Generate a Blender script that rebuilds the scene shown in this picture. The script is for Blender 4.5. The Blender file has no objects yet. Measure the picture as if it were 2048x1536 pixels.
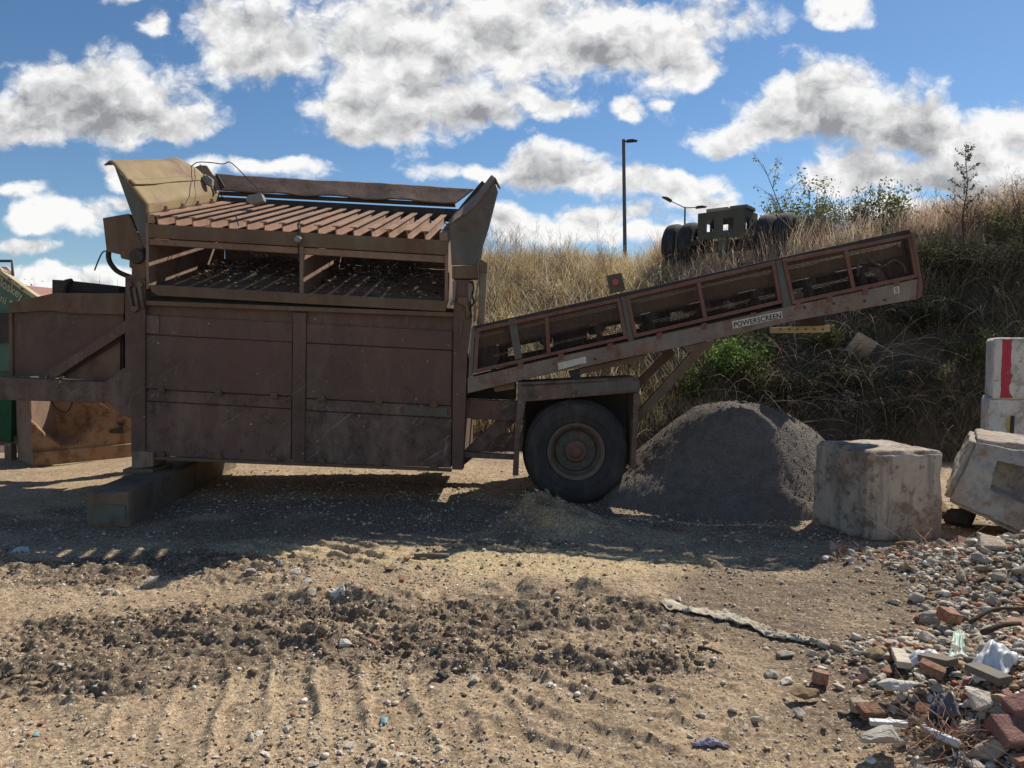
import bpy, bmesh, math, random
import numpy as np
from mathutils import Vector, Matrix, noise as mnoise

R = math.radians
rng = np.random.default_rng(7)
random.seed(7)
scene = bpy.context.scene
col = scene.collection

# ------------------------------------------------------------------ camera
F_PX = 1450.0            # focal length in pixels of the 2048 px wide photograph
PITCH = R(3.2)
CAM = Vector((0, 0, 1.6))
cam_data = bpy.data.cameras.new("camera")
cam_data.sensor_width = 36
cam_data.lens = 36 * F_PX / 2048
cam_data.clip_start = 0.05
cam_data.clip_end = 5000
cam = bpy.data.objects.new("camera", cam_data)
cam.location = CAM
cam.rotation_euler = (R(90) - PITCH, 0, 0)
col.objects.link(cam)
scene.camera = cam

cT, sT = math.cos(PITCH), math.sin(PITCH)
def ray(px, py):
    u = (px - 1024) / F_PX; v = (768 - py) / F_PX
    return Vector((u, cT + v * sT, -sT + v * cT))
def at_y(px, py, y):
    d = ray(px, py); return CAM + d * (y / d.y)
def at_z(px, py, z=0.0):
    d = ray(px, py); return CAM + d * ((z - CAM.z) / d.z)

# ------------------------------------------------------------------ sky, sun, exposure
SUN = Vector((0.69, 0.80, 1.0)).normalized()
sun_el = math.asin(SUN.z)
sun_az = math.atan2(SUN.x, SUN.y)
scene.view_settings.view_transform = 'Standard'
scene.view_settings.look = 'None'
scene.view_settings.exposure = 0.2
scene.view_settings.gamma = 1.0

def nd(nt, t, ins=None, **kw):
    n = nt.nodes.new(t)
    for k, v in kw.items(): setattr(n, k, v)
    for k, v in (ins or {}).items():
        s = n.inputs[k]
        if isinstance(v, bpy.types.NodeSocket): nt.links.new(v, s)
        else: s.default_value = v
    return n
def mth(nt, op, a, b=0.0, c=None, clamp=False):
    n = nt.nodes.new('ShaderNodeMath'); n.operation = op; n.use_clamp = clamp
    for i, v in enumerate((a, b, c)):
        if v is None: continue
        if isinstance(v, bpy.types.NodeSocket): nt.links.new(v, n.inputs[i])
        else: n.inputs[i].default_value = v
    return n.outputs[0]
def vmth(nt, op, a, b=None):
    n = nt.nodes.new('ShaderNodeVectorMath'); n.operation = op
    for i, v in enumerate((a, b)):
        if v is None: continue
        if isinstance(v, bpy.types.NodeSocket): nt.links.new(v, n.inputs[i])
        else: n.inputs[i].default_value = v
    return n
def sstep(nt, x, a, b):
    n = nt.nodes.new('ShaderNodeMapRange'); n.interpolation_type = 'SMOOTHSTEP'
    nt.links.new(x, n.inputs[0]); n.inputs[1].default_value = a; n.inputs[2].default_value = b
    n.inputs[3].default_value = 0; n.inputs[4].default_value = 1
    return n.outputs[0]
def mixc(nt, f, a, b):
    n = nt.nodes.new('ShaderNodeMix'); n.data_type = 'RGBA'
    for i, v in ((0, f), (6, a), (7, b)):
        if isinstance(v, bpy.types.NodeSocket): nt.links.new(v, n.inputs[i])
        elif i == 0: n.inputs[0].default_value = v
        else: n.inputs[i].default_value = (v[0], v[1], v[2], 1)
    return n.outputs[2]

scene.cycles.max_bounces = 6; scene.cycles.diffuse_bounces = 3; scene.cycles.glossy_bounces = 2; scene.cycles.transmission_bounces = 2
world = bpy.data.worlds.new("World"); scene.world = world
world.use_nodes = True
world.cycles.sampling_method = 'MANUAL'; world.cycles.sample_map_resolution = 512
wt = world.node_tree; wt.nodes.clear()
SKY_STRENGTH = 0.085
sky = nd(wt, 'ShaderNodeTexSky', sky_type='NISHITA', sun_disc=False, sun_elevation=sun_el,
         sun_rotation=sun_az, altitude=0, air_density=1.0, dust_density=0.1, ozone_density=4.0)
hs = nd(wt, 'ShaderNodeHueSaturation', {'Saturation': 1.12, 'Value': 1.0, 'Color': sky.outputs[0]})
bg_sky = nd(wt, 'ShaderNodeBackground', {'Color': hs.outputs[0], 'Strength': SKY_STRENGTH})
# cumulus clouds: blobs laid out in world direction (x/|y|, z/|y|), edges broken by noise
tc = nd(wt, 'ShaderNodeTexCoord')
sx = nd(wt, 'ShaderNodeSeparateXYZ', {0: tc.outputs['Generated']})
ay = mth(wt, 'MAXIMUM', mth(wt, 'ABSOLUTE', sx.outputs[1]), 0.12)
gx = mth(wt, 'DIVIDE', sx.outputs[0], ay); gz = mth(wt, 'DIVIDE', sx.outputs[2], ay)
gp = nd(wt, 'ShaderNodeCombineXYZ', {0: gx, 1: gz, 2: 0.0}).outputs[0]
warp = nd(wt, 'ShaderNodeTexNoise', {'Vector': gp, 'Scale': 7.0, 'Detail': 3.0, 'Roughness': 0.5})
wv = vmth(wt, 'SCALE', vmth(wt, 'SUBTRACT', warp.outputs['Color'], (0.5, 0.5, 0.5)).outputs[0])
wv.inputs[3].default_value = 0.10
gpw = vmth(wt, 'ADD', gp, wv.outputs[0]).outputs[0]
CLOUDS = [  # centre and half size in the photograph's pixels
    (190, 190, 265, 108), (60, 220, 180, 90), (330, 225, 140, 60), (304, 72, 38, 42),
    (920, 60, 500, 150), (520, 60, 190, 105), (1230, 60, 290, 110), (800, 215, 230, 90), (930, 240, 140, 50),
    (1090, 205, 110, 42), (720, 260, 100, 40), (1400, 130, 70, 40),
    (1640, 215, 260, 112), (1820, 255, 260, 80), (2010, 240, 170, 80), (2010, 300, 150, 50), (1480, 265, 120, 50),
    (1110, 335, 135, 60), (960, 345, 150, 30), (1330, 362, 190, 46), (1210, 440, 160, 42), (1010, 445, 60, 36),
    (540, 342, 175, 34), (360, 345, 150, 40), (45, 380, 62, 22), (130, 425, 110, 40), (60, 492, 90, 24), (110, 540, 140, 26), (240, 400, 55, 20),
    (1690, 8, 85, 38), (280, -10, 90, 26), (1262, 206, 44, 24), (1338, 190, 26, 16),
    (150, 562, 170, 44), (100, 425, 95, 44), (1420, 405, 110, 34), (1000, 440, 95, 46), (1150, 470, 170, 40), (230, 345, 70, 34), (1740, 355, 210, 66), (1950, 350, 190, 62), (1250, 478, 380, 34), (150, 590, 300, 30), (1500, 440, 90, 24), (1900, 430, 300, 40),
    (-300, 120, 220, 90), (2350, 150, 220, 110), (600, -260, 380, 120), (1500, -300, 420, 140), (1900, -480, 400, 130), (300, -600, 500, 160),
]
acc = None; bacc = None
for (px, py, rx, ry) in CLOUDS:
    d = ray(px, py)
    s = vmth(wt, 'SUBTRACT', gpw, (d.x / d.y, d.z / d.y, 0)).outputs[0]
    s = vmth(wt, 'MULTIPLY', s, (F_PX / rx, F_PX / ry, 0)).outputs[0]
    q = vmth(wt, 'LENGTH', s).outputs['Value']
    f = mth(wt, 'SUBTRACT', 1.0, q)
    f = mth(wt, 'MULTIPLY', f, min(1.0, ry / 55.0) ** 0.5)
    acc = f if acc is None else mth(wt, 'SMOOTH_MAX', acc, f, 0.22)
    if ry >= 46:       # the grey base of a thick cloud sits low in it
        f = mth(wt, 'SUBTRACT', 1.0, vmth(wt, 'LENGTH', vmth(wt, 'ADD', s, (0.06, 0.30, 0)).outputs[0]).outputs['Value'])
        bacc = f if bacc is None else mth(wt, 'SMOOTH_MAX', bacc, f, 0.22)
acc = mth(wt, 'MAXIMUM', acc, -1.6); bacc = mth(wt, 'MAXIMUM', bacc, -1.6)
def sky_noise(vec, scale, detail, rough):
    return nd(wt, 'ShaderNodeTexNoise', {'Vector': vec, 'Scale': scale, 'Detail': detail, 'Roughness': rough}).outputs[0]
w2 = vmth(wt, 'SCALE', vmth(wt, 'SUBTRACT', nd(wt, 'ShaderNodeTexNoise', {'Vector': gp, 'Scale': 22.0, 'Detail': 4.0, 'Roughness': 0.6}).outputs['Color'], (0.5, 0.5, 0.5)).outputs[0])
w2.inputs[3].default_value = 0.035
st = vmth(wt, 'MULTIPLY', vmth(wt, 'ADD', gp, w2.outputs[0]).outputs[0], (1.0, 1.3, 1.0)).outputs[0]
def puff(vec):
    v_ = nd(wt, 'ShaderNodeTexVoronoi', {'Vector': vec, 'Scale': 12.0, 'Detail': 3.0, 'Roughness': 0.55, 'Lacunarity': 2.2}, voronoi_dimensions='2D', feature='F1', normalize=True)
    n_ = sky_noise(vec, 8.0, 10.0, 0.60)
    return mth(wt, 'ADD', mth(wt, 'MULTIPLY', mth(wt, 'SUBTRACT', n_, 0.5), 2.0), mth(wt, 'MULTIPLY', mth(wt, 'SUBTRACT', 0.30, v_.outputs['Distance']), 1.3))
n1 = puff(st)
n1b = puff(vmth(wt, 'ADD', st, (0.010, 0.028, 0.0)).outputs[0])
n2 = sky_noise(st, 4.2, 4.0, 0.5)
dens = mth(wt, 'ADD', mth(wt, 'ADD', mth(wt, 'MULTIPLY', acc, 1.25), n1), -0.10)
alpha = sstep(wt, dens, -0.06, 0.46)
relief = mth(wt, 'SUBTRACT', n1b, n1)      # >0 where the cloud is thicker towards the sun: its shaded side
thick = mth(wt, 'ADD', mth(wt, 'ADD', mth(wt, 'ADD', mth(wt, 'MULTIPLY', bacc, 0.95), mth(wt, 'MULTIPLY', acc, 0.45)), mth(wt, 'MULTIPLY', n1, 0.75)), mth(wt, 'MULTIPLY', mth(wt, 'SUBTRACT', n2, 0.5), 1.6))
greyf = mth(wt, 'MULTIPLY', sstep(wt, thick, -0.15, 2.1), 1.0)
greyf = mth(wt, 'ADD', greyf, mth(wt, 'MULTIPLY', relief, 1.35), clamp=True)
ccol = mixc(wt, greyf, (0.84, 0.84, 0.835), (0.27, 0.275, 0.295))
bg_cl = nd(wt, 'ShaderNodeBackground', {'Color': ccol, 'Strength': 1.0})
mixs = nd(wt, 'ShaderNodeMixShader', {0: alpha, 1: bg_sky.outputs[0], 2: bg_cl.outputs[0]})
nd(wt, 'ShaderNodeOutputWorld', {0: mixs.outputs[0]})

sun_data = bpy.data.lights.new("sun", 'SUN'); sun_data.energy = 5.0; sun_data.angle = R(0.53)
sun_data.color = (1.0, 0.93, 0.82)
sun = bpy.data.objects.new("sun", sun_data); col.objects.link(sun)
sun.rotation_euler = (-SUN).to_track_quat('-Z', 'Y').to_euler()
sun.location = (20, 22, 30)

# ------------------------------------------------------------------ numeric noise
def _h(ix, iy, s):
    with np.errstate(over='ignore'):
        n = (ix.astype(np.int64) * 374761393 + iy.astype(np.int64) * 668265263 + s * 982451653) & 0xffffffff
        n = ((n ^ (n >> 13)) * 1274126177) & 0xffffffff
        n = n ^ (n >> 16)
    return n / 4294967295.0
def vnoise(x, y, s=0):
    ix = np.floor(x); iy = np.floor(y); fx = x - ix; fy = y - iy
    fx = fx * fx * fx * (fx * (fx * 6 - 15) + 10); fy = fy * fy * fy * (fy * (fy * 6 - 15) + 10)
    a = _h(ix, iy, s); b = _h(ix + 1, iy, s); c = _h(ix, iy + 1, s); d = _h(ix + 1, iy + 1, s)
    return (a + (b - a) * fx) * (1 - fy) + (c + (d - c) * fx) * fy
def fbm(x, y, o=4, s=0, r=0.5):
    t = 0; a = 1; w = 0
    for i in range(o):
        t = t + a * vnoise(x * 2 ** i + i * 17.3, y * 2 ** i + i * 9.1, s + i); w += a; a *= r
    return t / w - 0.5
def ss(x, a, b):
    t = np.clip((x - a) / (b - a), 0, 1); return t * t * (3 - 2 * t)

# ------------------------------------------------------------------ building helpers
def wpos(o):
    p = Vector((0, 0, 0))
    while o is not None:
        p += o.location; o = o.parent
    return p
def tag(o, label=None, cat=None, group=None, kind=None):
    if label: o['label'] = label
    if cat: o['category'] = cat
    if group: o['group'] = group
    if kind: o['kind'] = kind
    return o
def thing(name, label, cat, loc=(0, 0, 0), group=None):
    o = bpy.data.objects.new(name, None); col.objects.link(o)
    o.location = loc; o.empty_display_size = 0.2
    return tag(o, label, cat, group)

class MB:
    """collects world-space geometry and links it as one mesh object"""
    def __init__(s): s.v = []; s.f = []
    def add(s, vs, fs):
        b = len(s.v); s.v += [tuple(p) for p in vs]; s.f += [tuple(i + b for i in f) for f in fs]; return s
    def prism(s, pts, vec):
        vec = Vector(vec); n = len(pts); a = [Vector(p) for p in pts]
        vs = a + [p + vec for p in a]
        # orient outward
        nr = Vector((0, 0, 0))
        for i in range(n): nr += a[i].cross(a[(i + 1) % n])
        fl = nr.dot(vec) > 0
        f0 = list(range(n)); f1 = [i + n for i in range(n)]
        fs = [f0[::-1] if fl else f0, f1 if fl else f1[::-1]]
        for i in range(n):
            j = (i + 1) % n
            q = (i, j, j + n, i + n)
            fs.append(q if fl else q[::-1])
        return s.add(vs, fs)
    def beam(s, p0, p1, w, h, up=(0, 0, 1)):
        p0 = Vector(p0); p1 = Vector(p1); d = (p1 - p0).normalized(); u = Vector(up)
        if abs(d.dot(u)) > 0.98: u = Vector((0, 1, 0))
        r = d.cross(u).normalized(); u = r.cross(d).normalized()
        c = [p0 + r * a * w / 2 + u * b * h / 2 for a, b in ((-1, -1), (1, -1), (1, 1), (-1, 1))]
        return s.prism(c, p1 - p0)
    def box(s, c, size, rot=None):
        c = Vector(c); hx, hy, hz = [q / 2 for q in size]
        M = rot if rot is not None else Matrix.Identity(3)
        vs = [c + M @ Vector((x * hx, y * hy, z * hz)) for x in (-1, 1) for y in (-1, 1) for z in (-1, 1)]
        return s.add(vs, [(0, 1, 3, 2), (4, 6, 7, 5), (0, 4, 5, 1), (2, 3, 7, 6), (0, 2, 6, 4), (1, 5, 7, 3)])
    def tube(s, pts, r, n=6, r1=None, cap=True):
        pts = [Vector(p) for p in pts]; m = len(pts); vs = []
        prev = None
        for i, p in enumerate(pts):
            d = (pts[min(i + 1, m - 1)] - pts[max(i - 1, 0)])
            d = d.normalized() if d.length > 1e-9 else Vector((0, 0, 1))
            if prev is None:
                a = d.cross(Vector((0, 0, 1)))
                if a.length < 0.05: a = d.cross(Vector((1, 0, 0)))
            else:
                a = prev - d * prev.dot(d)
            a.normalize(); prev = a; b = d.cross(a)
            rr = r if r1 is None else r + (r1 - r) * i / max(1, m - 1)
            for k in range(n):
                t = 2 * math.pi * k / n
                vs.append(p + a * math.cos(t) * rr + b * math.sin(t) * rr)
        fs = []
        for i in range(m - 1):
            for k in range(n):
                fs.append((i * n + k, i * n + (k + 1) % n, (i + 1) * n + (k + 1) % n, (i + 1) * n + k))
        if cap: fs += [tuple(range(n))[::-1], tuple((m - 1) * n + k for k in range(n))]
        return s.add(vs, fs)
    def lathe(s, c, axis, prof, n=48, closed=True):
        """prof: (distance along axis, radius)"""
        c = Vector(c); ax = Vector(axis).normalized()
        a = ax.cross(Vector((0, 0, 1)));
        if a.length < 0.05: a = ax.cross(Vector((1, 0, 0)))
        a.normalize(); b = ax.cross(a); vs = []; m = len(prof)
        for (t, r) in prof:
            for k in range(n):
                q = 2 * math.pi * k / n
                vs.append(c + ax * t + (a * math.cos(q) + b * math.sin(q)) * r)
        fs = []
        for i in range(m - 1):
            for k in range(n):
                fs.append((i * n + k, (i + 1) * n + k, (i + 1) * n + (k + 1) % n, i * n + (k + 1) % n))
        if closed: fs += [tuple(range(n)), tuple((m - 1) * n + k for k in range(n))[::-1]]
        return s.add(vs, fs)
    def build(s, name, mat, parent=None, smooth=False, bevel=0.0, fix=True, auto=None):
        o0 = wpos(parent) if parent is not None else None
        if parent is None:
            lo = Vector((min(p[0] for p in s.v) + max(p[0] for p in s.v), min(p[1] for p in s.v) + max(p[1] for p in s.v), 0)) / 2
            o0 = Vector((lo.x, lo.y, min(p[2] for p in s.v)))
        me = bpy.data.meshes.new(name)
        me.from_pydata([(p[0] - o0.x, p[1] - o0.y, p[2] - o0.z) for p in s.v], [], s.f)
        if fix:
            bm = bmesh.new(); bm.from_mesh(me)
            bmesh.ops.recalc_face_normals(bm, faces=bm.faces); bm.to_mesh(me); bm.free()
        me.materials.append(mat)
        if smooth or auto is not None:
            me.polygons.foreach_set('use_smooth', [True] * len(me.polygons))
            if auto is not None: me.set_sharp_from_angle(angle=R(auto))
        o = bpy.data.objects.new(name, me); col.objects.link(o)
        if parent is not None: o.parent = parent
        else: o.location = o0
        if bevel > 0:
            md = o.modifiers.new('bevel', 'BEVEL'); md.width = bevel; md.segments = 2; md.limit_method = 'ANGLE'; md.angle_limit = R(35)
        return o

def np_mesh(name, V, Fq, mat, parent=None, colors=None, smooth=False, attrs=None, origin=None, mats=None):
    """V (n,3) world, Fq (m,3|4) int arrays"""
    o0 = np.array(wpos(parent)) if parent is not None else (np.array(origin) if origin is not None else np.zeros(3))
    me = bpy.data.meshes.new(name)
    V = np.asarray(V, dtype=np.float32) - o0.astype(np.float32)
    k = Fq.shape[1]; m = len(Fq)
    me.vertices.add(len(V)); me.vertices.foreach_set('co', V.ravel())
    me.loops.add(m * k); me.loops.foreach_set('vertex_index', Fq.astype(np.int32).ravel())
    me.polygons.add(m); me.polygons.foreach_set('loop_start', np.arange(0, m * k, k, dtype=np.int32))
    me.update(calc_edges=True)
    if smooth: me.polygons.foreach_set('use_smooth', np.ones(m, dtype=bool))
    if colors is not None:
        a = me.color_attributes.new('col', 'FLOAT_COLOR', 'POINT')
        c = np.ones((len(V), 4), dtype=np.float32); c[:, :3] = colors; a.data.foreach_set('color', c.ravel())
    for nm, arr in (attrs or {}).items():
        a = me.attributes.new(nm, 'FLOAT', 'POINT'); a.data.foreach_set('value', np.asarray(arr, dtype=np.float32).ravel())
    me.validate()
    me.materials.append(mat)
    o = bpy.data.objects.new(name, me); col.objects.link(o)
    if parent is not None: o.parent = parent
    else: o.location = o0
    return o

# ------------------------------------------------------------------ materials
def new_mat(name):
    m = bpy.data.materials.new(name); m.use_nodes = True; nt = m.node_tree; nt.nodes.clear()
    out = nd(nt, 'ShaderNodeOutputMaterial'); b = nd(nt, 'ShaderNodeBsdfPrincipled')
    nt.links.new(b.outputs[0], out.inputs[0]); return m, nt, b
def noise_n(nt, vec, scale, detail=6, rough=0.6):
    return nd(nt, 'ShaderNodeTexNoise', {'Vector': vec, 'Scale': scale, 'Detail': detail, 'Roughness': rough}).outputs[0]
def weathered(name, base, alt, rust, dust, rust_t=(0.56, 0.68), dust_k=0.5, rough=0.75, scale=1.0, bump=0.25, metal=0.0, chips=None, chip_t=0.70, spec=0.35, dents=0.0, scuff=None):
    m, nt, b = new_mat(name)
    v = nd(nt, 'ShaderNodeTexCoord').outputs['Object']
    a1 = noise_n(nt, v, 1.7 * scale, 7, 0.62)
    a2 = noise_n(nt, v, 7.5 * scale, 10, 0.72)
    mp = nd(nt, 'ShaderNodeMapping', {'Vector': v, 'Scale': (3.2, 3.2, 1.0)}).outputs[0]
    a3 = noise_n(nt, mp, 1.5 * scale, 9, 0.7)
    a4 = noise_n(nt, v, 55 * scale, 4, 0.6)
    c = mixc(nt, sstep(nt, a1, 0.38, 0.62), base, alt)
    rm = mth(nt, 'ADD', a2, mth(nt, 'MULTIPLY', mth(nt, 'SUBTRACT', a1, 0.5), 0.5))
    c = mixc(nt, sstep(nt, rm, *rust_t), c, rust)
    c = mixc(nt, mth(nt, 'MULTIPLY', sstep(nt, a3, 0.42, 0.75), dust_k), c, dust)
    c = mixc(nt, mth(nt, 'MULTIPLY', sstep(nt, a4, 0.5, 0.75), 0.35 * dust_k), c, dust)
    if chips:
        mp2 = nd(nt, 'ShaderNodeMapping', {'Vector': v, 'Scale': (1, 1, 1.0), 'Rotation': (0.3, 0.7, 0.2)}).outputs[0]
        a5 = noise_n(nt, mp2, 26 * scale, 3, 0.5)
        c = mixc(nt, sstep(nt, a5, chip_t, chip_t + 0.03), c, chips)
    if scuff:
        for (sc_, rot_, th_) in ((3.0, 0.6, 0.61), (3.6, -0.9, 0.62), (2.4, 1.3, 0.615)):
            mp3 = nd(nt, 'ShaderNodeMapping', {'Vector': nd(nt, 'ShaderNodeMapping', {'Vector': v, 'Rotation': (0, rot_, 0)}).outputs[0], 'Scale': (1.0, 1.0, 14.0)}).outputs[0]
            a6 = noise_n(nt, mp3, sc_, 5, 0.62)
            k6 = mth(nt, 'MULTIPLY', sstep(nt, a6, th_, th_ + 0.06), sstep(nt, a1, 0.40, 0.56))
            c = mixc(nt, mth(nt, 'MULTIPLY', k6, 0.5), c, scuff)
        mp4 = nd(nt, 'ShaderNodeMapping', {'Vector': v, 'Scale': (7, 7, 0.55)}).outputs[0]
        a7 = noise_n(nt, mp4, 1.9, 6, 0.6)
        c = mixc(nt, mth(nt, 'MULTIPLY', sstep(nt, a7, 0.60, 0.70), 0.6), c, (0.145, 0.072, 0.038))
    nt.links.new(c, b.inputs['Base Color'])
    rr = nd(nt, 'ShaderNodeMapRange', {0: a2, 3: rough - 0.15, 4: min(1, rough + 0.2)}).outputs[0]
    nt.links.new(rr, b.inputs['Roughness'])
    b.inputs['Metallic'].default_value = metal
    b.inputs['Specular IOR Level'].default_value = spec
    hgt = mth(nt, 'ADD', a2, mth(nt, 'MULTIPLY', a4, 0.5))
    if dents: hgt = mth(nt, 'ADD', hgt, mth(nt, 'MULTIPLY', noise_n(nt, v, 3.2, 2, 0.5), dents))
    bp = nd(nt, 'ShaderNodeBump', {'Strength': bump, 'Distance': 0.02, 'Height': hgt})
    nt.links.new(bp.outputs[0], b.inputs['Normal'])
    return m
def attr_mat(name, rough=0.9, noise_scale=30, k=0.35, bump=0.3, trans=0.0):
    m, nt, b = new_mat(name)
    a = nd(nt, 'ShaderNodeVertexColor', layer_name='col').outputs[0]
    v = nd(nt, 'ShaderNodeTexCoord').outputs['Object']
    n = noise_n(nt, v, noise_scale, 5, 0.65)
    dark = mixc(nt, 1.0, a, a)
    f = nd(nt, 'ShaderNodeMapRange', {0: n, 1: 0.3, 2: 0.7, 3: 1 - k, 4: 1 + k}).outputs[0]
    c = vmth(nt, 'SCALE', dark); nt.links.new(f, c.inputs[3])
    nt.links.new(c.outputs[0], b.inputs['Base Color'])
    b.inputs['Roughness'].default_value = rough
    b.inputs['Specular IOR Level'].default_value = 0.2
    if bump:
        bp = nd(nt, 'ShaderNodeBump', {'Strength': bump, 'Distance': 0.01, 'Height': n}); nt.links.new(bp.outputs[0], b.inputs['Normal'])
    if trans:
        t = nd(nt, 'ShaderNodeBsdfTranslucent', {'Color': c.outputs[0]})
        mx = nd(nt, 'ShaderNodeMixShader', {0: trans, 1: b.outputs[0], 2: t.outputs[0]})
        out = [q for q in nt.nodes if q.type == 'OUTPUT_MATERIAL'][0]
        nt.links.new(mx.outputs[0], out.inputs[0])
    return m
def stone_mat(name, c1, c2, scale=14, rough=0.92):
    m, nt, b = new_mat(name)
    v = nd(nt, 'ShaderNodeTexCoord').outputs['Object']
    rnd = nd(nt, 'ShaderNodeObjectInfo').outputs['Random']
    sh = vmth(nt, 'SCALE', (13.0, 7.0, 3.0)); nt.links.new(rnd, sh.inputs[3])
    vv = vmth(nt, 'ADD', v, sh.outputs[0]).outputs[0]
    n = noise_n(nt, vv, scale * 0.25, 6, 0.65); n_f = noise_n(nt, vv, scale, 6, 0.7)
    c = mixc(nt, sstep(nt, n, 0.35, 0.65), c1, c2)
    g = nd(nt, 'ShaderNodeMapRange', {0: rnd, 3: 0.7, 4: 1.2}).outputs[0]
    g = mth(nt, 'MULTIPLY', g, nd(nt, 'ShaderNodeMapRange', {0: n_f, 1: 0.3, 2: 0.7, 3: 0.75, 4: 1.2}).outputs[0])
    s = vmth(nt, 'SCALE', c); nt.links.new(g, s.inputs[3])
    nt.links.new(s.outputs[0], b.inputs['Base Color']); b.inputs['Roughness'].default_value = rough
    b.inputs['Specular IOR Level'].default_value = 0.2
    bp = nd(nt, 'ShaderNodeBump', {'Strength': 0.5, 'Distance': 0.15, 'Height': n_f}); nt.links.new(bp.outputs[0], b.inputs['Normal'])
    return m

DUST = (0.20, 0.155, 0.11)
M = {}
M['maroon'] = weathered('maroon_paint', (0.130, 0.077, 0.061), (0.102, 0.067, 0.053), (0.085, 0.058, 0.042), (0.21, 0.15, 0.11), dust_k=0.40, chips=(0.42, 0.36, 0.31), chip_t=0.725, bump=0.3, dents=2.0, scuff=(0.21, 0.155, 0.13))
M['maroon_dirty'] = weathered('dirty_maroon_paint', (0.150, 0.084, 0.066), (0.110, 0.078, 0.064), (0.070, 0.047, 0.038), (0.26, 0.20, 0.155), rust_t=(0.48, 0.64), dust_k=0.55, chips=(0.40, 0.34, 0.29), chip_t=0.715, bump=0.4, dents=2.0, scuff=(0.32, 0.26, 0.22))
M['pale_maroon'] = weathered('pale_maroon_paint', (0.20, 0.13, 0.095), (0.13, 0.065, 0.055), (0.11, 0.05, 0.045), DUST, rust_t=(0.5, 0.7))
M['rust_bar'] = weathered('dusty_rust', (0.345, 0.195, 0.125), (0.28, 0.165, 0.112), (0.17, 0.085, 0.048), (0.42, 0.315, 0.22), rust_t=(0.5, 0.72), dust_k=0.5)
M['rust_rail'] = weathered('brown_rust', (0.147, 0.101, 0.063), (0.119, 0.073, 0.050), (0.196, 0.095, 0.048), (0.238, 0.182, 0.119), rust_t=(0.52, 0.7))
M['rust_plate'] = weathered('rusty_plate', (0.250, 0.156, 0.106), (0.194, 0.125, 0.090), (0.150, 0.077, 0.045), (0.350, 0.263, 0.188), rust_t=(0.5, 0.7))
M['moss_plate'] = weathered('mossy_rust_plate', (0.25, 0.175, 0.072), (0.23, 0.145, 0.08), (0.15, 0.085, 0.045), (0.32, 0.245, 0.14), rust_t=(0.52, 0.74), dust_k=0.6)
M['grey_steel'] = weathered('grey_green_steel', (0.101, 0.113, 0.105), (0.115, 0.101, 0.084), (0.115, 0.070, 0.045), (0.216, 0.189, 0.155), rust_t=(0.54, 0.68))
M['conv_beam'] = weathered('worn_grey_beam', (0.185, 0.165, 0.140), (0.200, 0.140, 0.105), (0.155, 0.082, 0.056), (0.32, 0.26, 0.205), rust_t=(0.48, 0.64), dust_k=0.6, chips=(0.36, 0.33, 0.29), chip_t=0.72)
M['red_frame'] = weathered('faded_red_paint', (0.175, 0.068, 0.052), (0.16, 0.082, 0.062), (0.125, 0.066, 0.044), (0.22, 0.15, 0.115), dust_k=0.6)
M['dark_steel'] = weathered('dark_steel', (0.037, 0.034, 0.031), (0.053, 0.041, 0.035), (0.062, 0.037, 0.025), (0.112, 0.088, 0.069), dust_k=0.5)
M['black'] = weathered('black_rubber', (0.016, 0.016, 0.017), (0.024, 0.023, 0.022), (0.035, 0.03, 0.026), (0.10, 0.085, 0.07), dust_k=0.4, rough=0.7)
M['tyre'] = weathered('tyre_rubber', (0.030, 0.030, 0.033), (0.039, 0.037, 0.037), (0.056, 0.050, 0.044), (0.144, 0.125, 0.106), rust_t=(0.55, 0.75), dust_k=0.45, rough=0.75, scale=1.6)
M['rim'] = weathered('rusty_rim', (0.16, 0.115, 0.085), (0.12, 0.09, 0.07), (0.13, 0.06, 0.035), (0.24, 0.2, 0.16), scale=2.5)
M['hub_green'] = weathered('green_hub', (0.065, 0.086, 0.073), (0.078, 0.078, 0.065), (0.117, 0.065, 0.039), (0.182, 0.150, 0.117), scale=2.5)
M['hub_red'] = weathered('rusty_hub', (0.17, 0.085, 0.065), (0.13, 0.07, 0.055), (0.10, 0.05, 0.03), (0.22, 0.16, 0.12), scale=3)
M['wire'] = weathered('screen_wire', (0.06, 0.045, 0.038), (0.085, 0.055, 0.042), (0.10, 0.05, 0.03), DUST)
M['cable'] = weathered('black_cable', (0.02, 0.02, 0.022), (0.03, 0.03, 0.03), (0.04, 0.04, 0.04), (0.06, 0.06, 0.055))
M['white_paint'] = weathered('old_white_label', (0.62, 0.60, 0.54), (0.52, 0.49, 0.43), (0.30, 0.23, 0.17), (0.40, 0.34, 0.27), rust_t=(0.62, 0.7), scale=3)
M['letter'] = weathered('black_lettering', (0.02, 0.02, 0.022), (0.03, 0.03, 0.03), (0.10, 0.09, 0.08), (0.1, 0.09, 0.08), rust_t=(0.66, 0.74), scale=4)
M['reflector'] = weathered('red_reflector', (0.40, 0.075, 0.085), (0.36, 0.08, 0.085), (0.3, 0.09, 0.08), (0.42, 0.16, 0.15), rough=0.45)
M['yellow'] = weathered('yellow_bar', (0.56, 0.46, 0.25), (0.48, 0.39, 0.22), (0.25, 0.14, 0.06), (0.42, 0.33, 0.2), rust_t=(0.60, 0.72))
M['grey_box'] = weathered('grey_lamp_body', (0.26, 0.26, 0.25), (0.22, 0.22, 0.215), (0.18, 0.16, 0.14), (0.32, 0.29, 0.25))
M['beam_end'] = weathered('green_stained_beam', (0.125, 0.141, 0.111), (0.136, 0.119, 0.087), (0.083, 0.071, 0.053), (0.233, 0.193, 0.142), rust_t=(0.52, 0.66), bump=0.4)
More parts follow.
